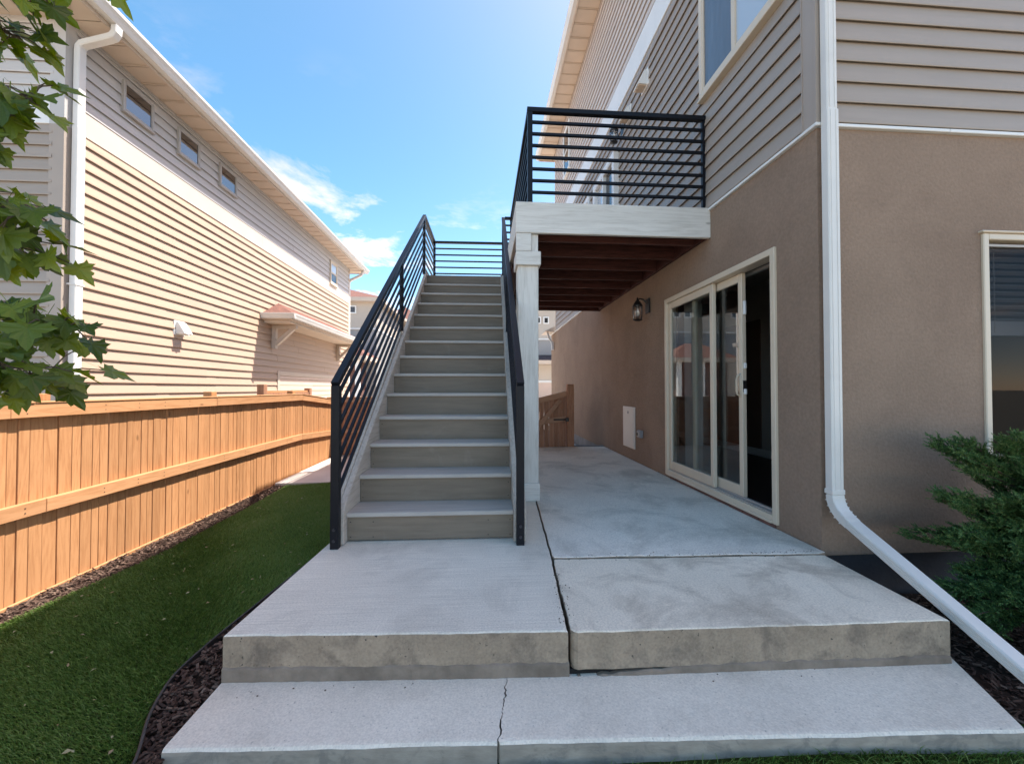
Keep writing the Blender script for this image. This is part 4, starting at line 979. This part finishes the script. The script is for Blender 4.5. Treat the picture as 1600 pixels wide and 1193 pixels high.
for a, b in ((.5, 3.1), (3.102, 5.4), (5.402, 8.05)):
    mb = MB(); mb.box(FX + .0125, FX + .030, a, b, -.36, -.292 - rng.uniform(0, .006)); part('kickboard', mb, M['cedar_y'], fn, bevel=.003)
for yy in (1.3, 2.9, 4.60, 6.45, 8.02):
    mb = MB(); zt = ftop(yy) + .05; mb.box(FX - .135, FX - .047, yy - .044, yy + .044, -.40, zt); part('post', mb, M['cedar_v'], fn, bevel=.004)
stuff_part(part('nail', nl, M['bolt'], fn))
# neighbour's fence right behind it (posts and rail showing above the cap)
f3 = thing('fence', 'darker neighbouring fence whose posts stand just behind the sunlit cedar fence', 'fence', (-3.33, 7.0, -.4))
for (xx, yy, zt) in ((-3.33, 6.27, 1.095), (-3.33, 7.85, 1.04)):
    mb = MB(); mb.box(xx - .05, xx + .05, yy - .05, yy + .05, -.42, zt); part('post', mb, M['brown_v'], f3, bevel=.004)
mb = MB(); mb.box(-3.35, -3.31, 6.32, 7.80, .90, .998); part('rail', mb, M['cedar_y'], f3)
for k in range(16):
    mb = MB(); mb.box(-3.309, -3.292, 6.33 + k * .092, 6.33 + k * .092 + .088, -.35, .965); part('picket', mb, M['brown_v'], f3)
# shaded return behind the stairs
f2 = thing('fence', 'brown fence in shade running across behind the staircase to the gate', 'fence', (-.9, 8.0, -.3))
pk = MB(); pk.box(0.0012, .0838, -.009, .009, 0, 1.11); pkm = mesh('picket', pk, M['brown_v'], bevel=.002)
x = -2.82
while x < .60:
    link('picket', pkm, f2, Vector((x, 8.0 + rng.uniform(-.002, .002), -.26)) - off(f2)); x += .086
for z0, z1, nm in ((.765, .8515, 'top_rail'), (.16, .245, 'rail')):
    for a, b in ((-2.82, -1.0), (-.998, .60)):
        mb = MB(); mb.box(a, b, 7.952, 7.988, z0, z1); part(nm, mb, M['brown_x'], f2, bevel=.003)
mb = MB(); mb.box(-2.82, .60, 7.945, 8.03, .852, .871); part('cap_board', mb, M['brown_x'], f2, bevel=.003)
for xx in (-1.0, .60):
    mb = MB(); mb.box(xx, xx + .09, 8.015, 8.105, -.4, .95); part('post', mb, M['brown_v'], f2, bevel=.004)
gt = thing('gate', 'brown board gate with diagonal brace and black latch beside the house wall', 'gate', (1.05, 7.0, -.2))
gz = lambda x_: 0.995 + (x_ - 1.48) * .245
x = .64
while x < 1.46:
    w = min(.088, 1.475 - x); mb = MB()
    mb.prism([(x + .0015, -.16), (x + w - .0025, -.16), (x + w - .0025, gz(x + w) - .012), (x + .0015, gz(x) - .012)], lambda a, b: (a, 7.02, b), lambda a, b: (a, 7.038, b)); part('board', mb, M['brown_v'], gt); x += w
def gbeam(p, q, w, name='rail', yy=6.998, d=.038):
    mb = MB(); mb.beam((p[0], yy, p[1]), (q[0], yy, q[1]), d, w, (0, 0, 1)); part(name, mb, M['brown_x'], gt, bevel=.003)
gbeam((.63, gz(.63) - .055), (1.475, gz(1.475) - .055), .10, 'top_rail')
gbeam((.63, .385), (1.475, .50), .085); gbeam((.63, -.08), (1.475, -.05), .085)
gbeam((.70, .05), (1.36, gz(1.36) - .13), .075, 'brace', 6.960, .036)
mb = MB(); mb.box(1.48, 1.60, 6.93, 7.05, -.3, 1.11); part('post', mb, M['brown_v'], gt, bevel=.005)
mb = MB(); mb.box(1.24, 1.455, 6.955, 6.978, .470, .497).box(1.44, 1.50, 6.90, 6.9295, .455, .52); part('latch', mb, M['black'], gt, bevel=.003)
mb = MB(); mb.box(.60, .64, 7.02, 7.99, -.3, .86); part('side_panel', mb, M['brown_v'], f2)
mb = MB(); mb.box(1.605, HX - .002, 7.0, 7.04, -.3, .02); part('infill_board', mb, M['foundation_grey'], gt)

# ================================================================== FAR HOUSES
def lap_wall(mb, F, a0, a1, z0, z1, e=0.13):
    n = max(1, int(round((z1 - z0) / e))); e = (z1 - z0) / n
    for k in range(n):
        z = z0 + k * e
        mb.add([F.p(a0, 0, z), F.p(a0, .02, z), F.p(a0, .004, z + e), F.p(a0, 0, z + e), F.p(a1, 0, z), F.p(a1, .02, z), F.p(a1, .004, z + e), F.p(a1, 0, z + e)],
               [(0, 1, 5, 4), (1, 2, 6, 5), (0, 3, 2, 1), (4, 5, 6, 7)])
def block(own, x0, x1, y0, y1, z0, z1, m, faces='fr', name='wall'):
    mb = MB(); mb.box(x0 + .01, x1 - .01, y0 + .01, y1 - .01, z0, z1)
    lap_wall(mb, Face((0, y0 + .01, 0), (1, 0, 0), (0, -1, 0)), x0, x1, z0, z1)
    lap_wall(mb, Face((x1 - .01, 0, 0), (0, 1, 0), (1, 0, 0)), y0, y1, z0, z1)
    lap_wall(mb, Face((x0 + .01, 0, 0), (0, 1, 0), (-1, 0, 0)), y0, y1, z0, z1)
    return part(name, mb, m, own)
def hip(own, x0, x1, y0, y1, z, h, m, ov=.45, name='roof'):
    x0 -= ov; x1 += ov; y0 -= ov; y1 += ov; mb = MB()
    d = min(x1 - x0, y1 - y0) / 2
    if x1 - x0 > y1 - y0: r0, r1 = (x0 + d, (y0 + y1) / 2), (x1 - d, (y0 + y1) / 2); fs = [(0, 3, 2, 1), (0, 1, 5, 4), (1, 2, 5), (2, 3, 4, 5), (3, 0, 4)]
    else: r0, r1 = ((x0 + x1) / 2, y0 + d), ((x0 + x1) / 2, y1 - d); fs = [(0, 3, 2, 1), (0, 1, 4), (1, 2, 5, 4), (2, 3, 5), (3, 0, 4, 5)]
    mb.add([(x0, y0, z + .2), (x1, y0, z + .2), (x1, y1, z + .2), (x0, y1, z + .2), (*r0, z + .2 + h), (*r1, z + .2 + h)], fs)
    rf = part(name, mb, m, own)
    mb = MB(); mb.box(x0, x1, y0, y1, z - .03, z + .199); part('fascia', mb, M['trim_cream'], rf)
    return rf
def far_window(own, F, a0, a1, z0, z1):
    mb = MB(); F.frame(mb, a0, a1, z0, z1, .07, 0.0, .05); w = part('window', mb, M['trim_white'], own)
    mb = MB(); F.box(mb, a0 + .07, a1 - .07, .0, .028, z0 + .07, z1 - .07); part('pane', mb, M['pane'], w)
fh = thing('house', 'distant tan house with a red shingle roof seen between the neighbouring house and the stairs', 'house', (-9, 27, -.4))
FY = 24.0; F1 = Face((0, FY, 0), (1, 0, 0), (0, -1, 0))
block(fh, -15, -6.3, FY, 33, 4.6, 6.15, M['far_tan'])
block(fh, -14.99, -6.31, FY + .05, 32.9, -.4, 4.52, M['far_grey'])
mb = MB(); mb.box(-15.02, -6.28, FY - .03, 33.02, 4.521, 4.599); part('band_board', mb, M['trim_white'], fh)
hip(fh, -15, -6.3, FY, 33, 6.15, 1.9, M['shingle_red'])
for a in (-8.62, -7.92, -12.4, -11.6): far_window(fh, F1, a, a + .46, 5.45, 5.92)
# front porch wing: red roof, dark brick, white posts
mb = MB(); mb.box(-9.6, -6.9, 22.0, FY + .04, -.4, 2.55); part('porch_wall', mb, M['far_brick'], fh)
hip(fh, -9.6, -6.4, 21.6, FY - .1, 2.56, .95, M['shingle_red'], .3, 'porch_roof')
for px in (-6.75, -8.1):
    mb = MB(); mb.box(px, px + .22, 21.55, 21.77, -.4, 2.53); part('porch_post', mb, M['trim_white'], fh)
block(fh, -11.2, -9.62, 22.3, FY + .03, -.4, 2.5, M['far_tan'], name='bay_wall')
fh2 = thing('house', 'second distant house in the row further back, red roofed with sunlit cream side wall', 'house', (-2, 36, -.4))
block(fh2, -8.8, -4.9, 33.5, 44, -.4, 6.4, M['siding_cream']); hip(fh2, -8.8, -4.9, 33.5, 44, 6.4, 1.6, M['shingle_red'])
for k in range(2): far_window(fh2, Face((0, 33.5, 0), (1, 0, 0), (0, -1, 0)), -7.6 + k * 1.2, -7.0 + k * 1.2, 4.6, 5.4)
fh3 = thing('house', 'pale distant house with a garage door seen past the deck post beside the stucco wall', 'house', (4, 29, -.4))
F3 = Face((0, 24.5, 0), (1, 0, 0), (0, -1, 0))
block(fh3, -1.5, 9, 24.5, 34, 4.15, 6.3, M['far_tan']); block(fh3, -1.49, 8.99, 24.55, 33.9, -.4, 4.06, M['far_grey'])
mb = MB(); mb.box(-1.52, 9.02, 24.47, 34.02, 4.061, 4.149); part('band_board', mb, M['trim_white'], fh3)
hip(fh3, -1.5, 9, 24.5, 34, 6.3, 1.9, M['shingle_red'])
for a in (3.22, 3.72, 6.0, 1.0): far_window(fh3, F3, a, a + .36, 5.05, 5.5)
mb = MB(); mb.add([(0.5, 23.4, 2.72), (8.5, 23.4, 2.72), (8.5, 24.54, 3.12), (.5, 24.54, 3.12), (.5, 24.54, 2.72), (8.5, 24.54, 2.72)], [(0, 1, 2, 3), (0, 4, 5, 1), (0, 3, 4), (1, 5, 2)]); pr_ = part('porch_roof', mb, M['shingle_grey'], fh3)
mb = MB(); mb.box(.5, 8.5, 23.4, 24.53, 2.50, 2.719); part('fascia', mb, M['trim_cream'], pr_)
mb = MB(); F3.box(mb, .8, 8.2, -.055, .02, -.4, 2.495); part('lower_wall', mb, M['far_tan'], fh3)
mb = MB(); F3.frame(mb, 1.6, 7.4, -.4, 1.55, .15, .0205, .08); gdo = part('garage_door', mb, M['trim_white'], fh3)
mb = MB(); F3.box(mb, 1.751, 7.249, .0205, .05, -.4, 1.399); part('panel', mb, M['garage'], gdo)

# ================================================================== PLANTS AND GROUND COVER
def tri_mesh(name, V, F, m):
    me = bpy.data.meshes.new(name); me.from_pydata(V, [], F); me.materials.append(m); return me
# --- turf blades
def blades(n, xf, yr, zf, hmin, hmax, w, pick=None):
    y = yr[0] + (yr[1] - yr[0]) * nrng.random(n) ** (1.35)
    a = np.array([xf(v)[0] for v in y]); b = np.array([xf(v)[1] for v in y])
    x = a + (b - a) * nrng.random(n)
    z = np.array([zf(p, q) for p, q in zip(x, y)]) - .006
    th = nrng.random(n) * 2 * np.pi; h = hmin + (hmax - hmin) * nrng.random(n)
    # laid over by feet: a lean that changes slowly over the lawn
    le = 0.55 + 0.6 * nrng.random(n); ph = 2.2 * np.sin(2.1 * x + 1.3 * y) + nrng.normal(0, 1.0, n)
    lx, ly = np.cos(ph) * h * le, np.sin(ph) * h * le
    wx, wy = np.cos(th) * w / 2, np.sin(th) * w / 2
    V = np.empty((n, 5, 3))
    V[:, 0] = np.c_[x - wx, y - wy, z]; V[:, 1] = np.c_[x + wx, y + wy, z]
    V[:, 2] = np.c_[x + wx * .8 + lx * .38, y + wy * .8 + ly * .38, z + h * .6]
    V[:, 3] = np.c_[x - wx * .8 + lx * .38, y - wy * .8 + ly * .38, z + h * .6]
    V[:, 4] = np.c_[x + lx, y + ly, z + h * .88]
    return V
def blade_obj(name, Vs, m):
    V = np.concatenate(Vs); n = len(V); me = bpy.data.meshes.new(name)
    me.vertices.add(n * 5); me.vertices.foreach_set('co', V.reshape(-1))
    base = (np.arange(n) * 5)[:, None]
    loops = np.concatenate([base + np.array([[0, 1, 2, 3]]), base + np.array([[3, 2, 4]])], axis=1).reshape(-1)
    me.loops.add(n * 7); me.loops.foreach_set('vertex_index', loops.astype(np.int32))
    starts = np.stack([np.arange(n) * 7, np.arange(n) * 7 + 4], 1).reshape(-1)
    me.polygons.add(n * 2); me.polygons.foreach_set('loop_start', starts.astype(np.int32))
    me.update(calc_edges=True); me.validate(); me.materials.append(m)
    o = link(name, me); o['kind'] = 'stuff'; return o
blade_obj('grass', [blades(300000, lambda y: (interp(FEDGE, y) + .005, interp(EDGE, y) - .012), (0.75, 5.71), lawn_z, 0.012, .024, .0030),
                    blades(16000, lambda y: (.1, 2.6), (1.0, 1.34), lambda x, y: -.262 - .01 * math.sin(4 * x), .016, .045, .0036)], M['turf'])
# --- dry leaf scraps on the turf
mb = MB()
for k in range(230):
    y = 0.9 + 4.6 * rng.random() ** 1.3; x = rng.uniform(interp(FEDGE, y) + .03, interp(EDGE, y) - .02); z = lawn_z(x, y) + rng.uniform(.016, .026)
    l = rng.uniform(.004, .014); w = l * rng.uniform(.25, .7); a = rng.uniform(0, 6.3); c, s = math.cos(a), math.sin(a)
    if rng.random() < .06: l *= 3.5; w = .0025
    mb.add([(x - l * c, y - l * s, z), (x + w * s, y - w * c, z + rng.uniform(0, .006)), (x + l * c, y + l * s, z + rng.uniform(-.004, .006)), (x - w * s, y + w * c, z + rng.uniform(0, .006))], [(0, 1, 2, 3)])
struct('leaf_litter', mb, M['litter'], 'stuff')
M['litter_dark'] = island_ramp_mat('joint_grit', [(0.06, 0.045, 0.035), (0.14, 0.11, 0.08), (0.30, 0.26, 0.21)], 0.9)
# --- bark mulch
def chips(n, xf, yr, zf, mb, pw=1.0, smin=.008, smax=.035):
    for k in range(n):
        y = yr[0] + (yr[1] - yr[0]) * rng.random() ** pw; a, b = xf(y); x = rng.uniform(a, b); z = zf(x, y) + rng.uniform(-.006, .014)
        l = rng.uniform(smin, smax); w = rng.uniform(.002, .007); an = rng.uniform(0, 6.3); ti = rng.uniform(-.45, .45)
        d = Vector((math.cos(an) * math.cos(ti), math.sin(an) * math.cos(ti), math.sin(ti)))
        mb.beam(Vector((x, y, z)) - d * l / 2, Vector((x, y, z)) + d * l / 2, w * 1.6, w * .7, (rng.uniform(-.5, .5), rng.uniform(-.5, .5), 1))
mb = MB()
chips(5200, lambda y: (interp(EDGE, y) + .006, -1.075 + .025 * max(0, min(1, (y - 1.76) / 1.1)) if y > 1.4 else -1.08), (0.9, 5.6), lambda x, y: lawn_z(x, y) - .006, mb, 1.9)
chips(3600, lambda y: (FX + .03, interp(FEDGE, y) + .02), (2.0, 5.72), lambda x, y: lawn_z(x, y) - .01, mb, 1.2, .01, .05)
struct('bark_mulch', mb, M['bark'], 'stuff')
mb = MB(); chips(2600, lambda y: (2.08, 3.4), (1.42, 2.38), lambda x, y: -.31 + .02 * math.sin(5 * x + 3 * y) + .04 * max(0, (1.7 - y)), mb, 1.0, .012, .05)
struct('bark_mulch', mb, M['bark'], 'stuff')
# --- grit and crumbs gathered along the cross joint and on the step
mb = MB()
for k in range(250):
    if k < 170:
        u = rng.random() ** .6; x = .45 + 1.65 * u; y = 2.41 - .04 * u + rng.gauss(0, .018); z = .006 if y > 2.40 - .035 * u else -.001
    elif k < 225: x = rng.uniform(.3, .5); y = 1.72 + rng.random() * .5; z = 0; x = .365 + .06 * (y - 1.69) / .72 + rng.gauss(0, .02)
    else: x = rng.uniform(-1.0, 1.9); y = rng.uniform(1.62, 1.68) + (-.02 if x > .4 else .04); z = -.189
    r_ = rng.uniform(.0008, .0028)
    mb.beam((x - r_, y, z + r_ * .6), (x + r_ * rng.uniform(.6, 1.4), y + rng.uniform(-r_, r_), z + r_ * .6), r_ * rng.uniform(1, 2), r_ * 1.2)
struct('grit', mb, M['litter_dark'], 'stuff')
# --- lawn edging
mb = MB(); ep = []
for (x0, y0), (x1, y1) in zip(EDGE, EDGE[1:]):
    for q in range(6): ep.append((x0 + (x1 - x0) * q / 6, y0 + (y1 - y0) * q / 6))
ep.append(EDGE[-1])
for _ in range(4): ep = [ep[0]] + [((a[0] + 2 * b[0] + c[0]) / 4, (a[1] + 2 * b[1] + c[1]) / 4) for a, b, c in zip(ep, ep[1:], ep[2:])] + [ep[-1]]
mb.tube([(x, y, lawn_z(x, y) + .010) for x, y in ep], .0055, 6)
for (xa, ya), (xb, yb) in zip(ep, ep[1:]):
    mb.beam((xa, ya, lawn_z(xa, ya) - .02), (xb, yb, lawn_z(xb, yb) - .02), .004, .055)
solo('lawn_edging', mb, M['edging'], 'thin dark lawn edging strip curving between turf and bark mulch', 'edging', (-1.2, 2.4, -.22))

# --- juniper shrubs
def juniper(loc, label, branches, seed):
    r = random.Random(seed); t = thing('juniper_shrub', label, 'shrub', loc, 'junipers by the house wall')
    mbst = MB(); mbst.tube([Vector(loc) + Vector((0, 0, -.05)), Vector(loc) + Vector((.02, 0, .3)), Vector(loc) + Vector((-.02, 0, max(.15, max(b[0][2] for b in branches) - loc[2] - .1)))], [.03, .022, .008], 7)
    for (tip, rise, dens) in branches:
        tip = Vector(tip); b0 = Vector(loc) + Vector((r.uniform(-.06, .06), r.uniform(-.06, .06), max(.02, (tip.z - loc[2]) * r.uniform(.55, .85))))
        mid = (b0 + tip) / 2 + Vector((0, 0, rise)); pts = []
        for k in range(9):
            u = k / 8; pts.append(b0 * (1 - u) ** 2 + mid * 2 * u * (1 - u) + tip * u * u)
        mbst.tube(pts, [.010 * (1 - .8 * k / 8) for k in range(9)], 5)
        V = []; Fs = []
        ns = int(95 * dens)
        for s in range(ns):
            u = 0.22 + .78 * (s + r.random()) / ns; i = min(7, int(u * 8)); f = u * 8 - i
            p = pts[i].lerp(pts[i + 1], f); d = (pts[i + 1] - pts[i]).normalized()
            side = d.cross(Vector((0, 0, 1))).normalized(); upv = side.cross(d)
            an = r.uniform(0, 2 * math.pi); out = side * math.cos(an) + upv * (math.sin(an) * .75 + .25)
            sd = (d * r.uniform(.8, 1.4) + out * r.uniform(.3, .8)).normalized()
            L_ = r.uniform(.06, .13) * (1.15 - .55 * u)
            q1 = p; nn = int(11 + L_ * 170)
            curl = Vector((r.uniform(-.3, .3), r.uniform(-.3, .3), r.uniform(-.1, .5)))
            for e in range(nn):
                v = (e + r.random()) / nn; c = q1 + sd * L_ * v + curl * (L_ * v * v * .35)
                ld = (sd * r.uniform(.7, 1.4) + curl * v * .6 + Vector((r.gauss(0, .42), r.gauss(0, .42), r.gauss(0, .42)))).normalized()
                ll = r.uniform(.010, .026) * (1.15 - .5 * v); wv = ld.cross(Vector((r.gauss(0, 1), r.gauss(0, 1), r.gauss(0, 1)))).normalized() * r.uniform(.0014, .0024)
                k0 = len(V); m_ = c + ld * ll * .5; e_ = c + ld * ll
                V += [tuple(c - wv * .6), tuple(c + wv * .6), tuple(m_ + wv), tuple(m_ - wv), tuple(e_)]
                Fs += [(k0, k0 + 1, k0 + 2, k0 + 3), (k0 + 3, k0 + 2, k0 + 4)]
        o = off(t); me = tri_mesh('frond', [(v[0] - o.x, v[1] - o.y, v[2] - o.z) for v in V], Fs, M['juniper'])
        link('frond', me, t)
    part('stem', mbst, M['twig'], t)
jr = random.Random(3)
br = []
for (tx, ty, tz, rise, n_) in ((2.58, 2.02, .73, .04, 6), (2.78, 1.98, .72, .06, 6), (2.98, 2.0, .70, .08, 6), (2.68, 2.05, .62, .04, 5), (2.55, 2.0, .44, .03, 6), (2.70, 1.90, .46, .05, 6), (2.86, 1.84, .38, .06, 6),
                               (2.44, 2.02, .24, .03, 6), (2.50, 1.98, .20, .04, 7), (2.64, 1.90, .22, .05, 6), (2.80, 1.82, .16, .05, 6), (3.2, 1.9, .62, .1, 6), (3.25, 1.85, .35, .08, 6), (3.5, 2.0, .7, .1, 5), (3.0, 1.8, .08, .05, 5), (2.72, 1.96, .33, .04, 7), (2.90, 1.86, .55, .05, 7), (2.78, 1.86, .03, .04, 7), (2.62, 1.96, .08, .04, 6), (2.95, 1.78, .24, .05, 6)):
    for q in range(n_):
        br.append(((tx + jr.gauss(0, .05), ty + jr.gauss(0, .06), tz + jr.gauss(0, .035)), rise + jr.uniform(-.03, .04), jr.uniform(.8, 1.2)))
juniper((3.25, 2.12, -.31), 'large feathery juniper in front of the stucco wall below the blind window', br, 4)
br = []
for (tx, ty, tz, rise, n_) in ((2.42, 1.92, -.02, .05, 6), (2.48, 1.85, .0, .06, 7), (2.58, 1.75, -.03, .06, 7), (2.48, 1.78, -.12, .04, 6), (2.7, 1.68, -.05, .06, 7), (2.82, 1.75, -.02, .06, 7), (2.62, 1.62, -.16, .03, 5)):
    for q in range(n_):
        br.append(((tx + jr.gauss(0, .05), ty + jr.gauss(0, .05), tz + jr.gauss(0, .03)), rise + jr.uniform(-.03, .04), jr.uniform(.5, .8)))
juniper((2.95, 1.93, -.31), 'low spreading juniper beside the white downspout, under the larger one', br, 9)

# --- maple at the left
def maple_leaf(seed):
    r = random.Random(seed)
    half = [(0, 0), (.06, -.03), (.20, -.10), (.17, .02), (.33, .03), (.43, .0), (.40, .12), (.52, .22), (.40, .26), (.30, .34), (.24, .33), (.27, .46), (.19, .52), (.14, .50), (.10, .66), (0, .82)]
    j = lambda: r.uniform(-.018, .018)
    rt = [(x + j() * (x > 0), y + j()) for x, y in half]; lt = [(-x + j() * (x > 0), y + j()) for x, y in half[1:-1]]
    fold, droop, curl = r.uniform(.05, .35), r.uniform(.1, .5), r.uniform(-.15, .25)
    zf = lambda x, y: fold * abs(x) - droop * (y * y) * .5 - curl * x * x + .03 * math.sin(9 * x + 7 * y)
    V = [(0, .18, zf(0, .18))] + [(x, y, zf(x, y)) for x, y in rt] + [(x, y, zf(x, y)) for x, y in lt]
    nr = len(rt); F = [(0, i + 1, i + 2) for i in range(nr - 1)]
    lidx = [1] + [nr + 1 + i for i in range(len(lt))] + [nr]
    F += [(0, b, a) for a, b in zip(lidx, lidx[1:])]
    # petiole
    k = len(V); V += [(-.008, 0, 0), (.008, 0, 0), (.006, -.45, .12), (-.006, -.45, .12)]; F.append((k, k + 1, k + 2, k + 3))
    return tri_mesh('leaf', V, F, M['maple'])
leaves = [maple_leaf(s) for s in range(6)]
TL = Vector((-2.32, 0.62, -.33))
mt = thing('maple_tree', 'maple whose leafy branches hang in from the left edge over the fence', 'tree', TL)
tr = MB(); tr.tube([TL, TL + Vector((.02, .02, .8)), TL + Vector((-.02, .0, 1.7)), TL + Vector((.03, .03, 2.7)), TL + Vector((0, 0, 3.6))], [.085, .07, .06, .045, .02], 10)
part('trunk', tr, M['trunk'], mt, smooth=True)
# branches as world polylines, leaves hang along the outer part
BR = [([(-2.30, .64, 1.7), (-1.90, .85, 2.05), (-1.55, 1.02, 2.16), (-1.22, 1.15, 2.11)], 34, 1.0),
      ([(-2.30, .64, 1.55), (-1.90, .9, 1.98), (-1.60, 1.12, 2.08), (-1.32, 1.22, 2.03)], 24, 1.0),
      ([(-2.31, .63, 1.3), (-1.9, .86, 1.72), (-1.52, 1.04, 1.84), (-1.20, 1.14, 1.80)], 29, 1.0),
      ([(-2.31, .63, 1.2), (-1.9, .84, 1.60), (-1.58, 1.02, 1.74), (-1.26, 1.08, 1.71)], 29, 1.0),
      ([(-2.31, .63, 1.0), (-1.9, .88, 1.36), (-1.54, 1.05, 1.52), (-1.20, 1.14, 1.50)], 31, 1.0),
      ([(-2.31, .63, .9), (-1.9, .92, 1.26), (-1.60, 1.15, 1.44), (-1.30, 1.22, 1.43)], 29, 1.0),
      ([(-2.30, .63, .75), (-1.9, .9, 1.05), (-1.52, 1.1, 1.24), (-1.13, 1.17, 1.20)], 38, 1.0),
      ([(-2.30, .63, .65), (-1.9, .85, .92), (-1.55, 1.04, 1.12), (-1.16, 1.10, 1.08)], 38, 1.0),
      ([(-2.30, .63, .55), (-1.9, .92, .85), (-1.60, 1.15, 1.05), (-1.23, 1.24, 1.07)], 34, 1.0),
      ([(-2.30, .64, 1.9), (-1.7, .95, 2.30), (-1.30, 1.12, 2.26), (-.97, 1.15, 2.14)], 10, .5)]
lr = random.Random(21); tw = MB(); nleaf = 0
for pl, n_, spread in BR:
    P = [Vector(p) for p in pl]; pts = []
    for k in range(13):
        u = k / 12 * 3; i = min(2, int(u)); f = u - i
        p_1, p0, p1, p2 = P[max(0, i - 1)], P[i], P[i + 1], P[min(3, i + 2)]
        pts.append(.5 * (2 * p0 + (p1 - p_1) * f + (2 * p_1 - 5 * p0 + 4 * p1 - p2) * f * f + (3 * p0 - p_1 - 3 * p1 + p2) * f ** 3))
    tw.tube(pts, [.016 * (1 - .85 * k / 12) for k in range(13)], 6)
    for q in range(n_):
        u = .70 + .30 * (q + lr.random()) / n_; i = min(11, int(u * 12)); b = pts[i].lerp(pts[i + 1], u * 12 - i)
        d = (pts[i + 1] - pts[i]).normalized()
        outv = Vector((lr.gauss(0, 1), lr.gauss(0, 1), lr.gauss(-.15, .55))).normalized()
        l_ = lr.uniform(.03, .15) * spread * (1.15 - .5 * u); p = b + outv * l_ + d * lr.uniform(0, .05)
        tw.tube([b, b.lerp(p, .6) + Vector((0, 0, .01)), p], [.0025, .002, .0014], 4)
        s = lr.uniform(.062, .112)
        o = link('leaf', leaves[lr.randrange(6)], mt, p - TL); nleaf += 1
        # blade hangs outwards and down, face turned up and out
        ydir = (outv * .7 + d * .5 + Vector((0, 0, -lr.uniform(.2, 1.1)))).normalized()
        zdir = Vector((lr.gauss(.25, .5), lr.gauss(-.35, .5), lr.uniform(.4, 1.2))); zdir = (zdir - ydir * zdir.dot(ydir)).normalized(); xdir = ydir.cross(zdir)
        o.rotation_euler = Matrix((xdir, ydir, zdir)).transposed().to_euler(); o.scale = (s, s, s)
part('branch', tw, M['twig'], mt)
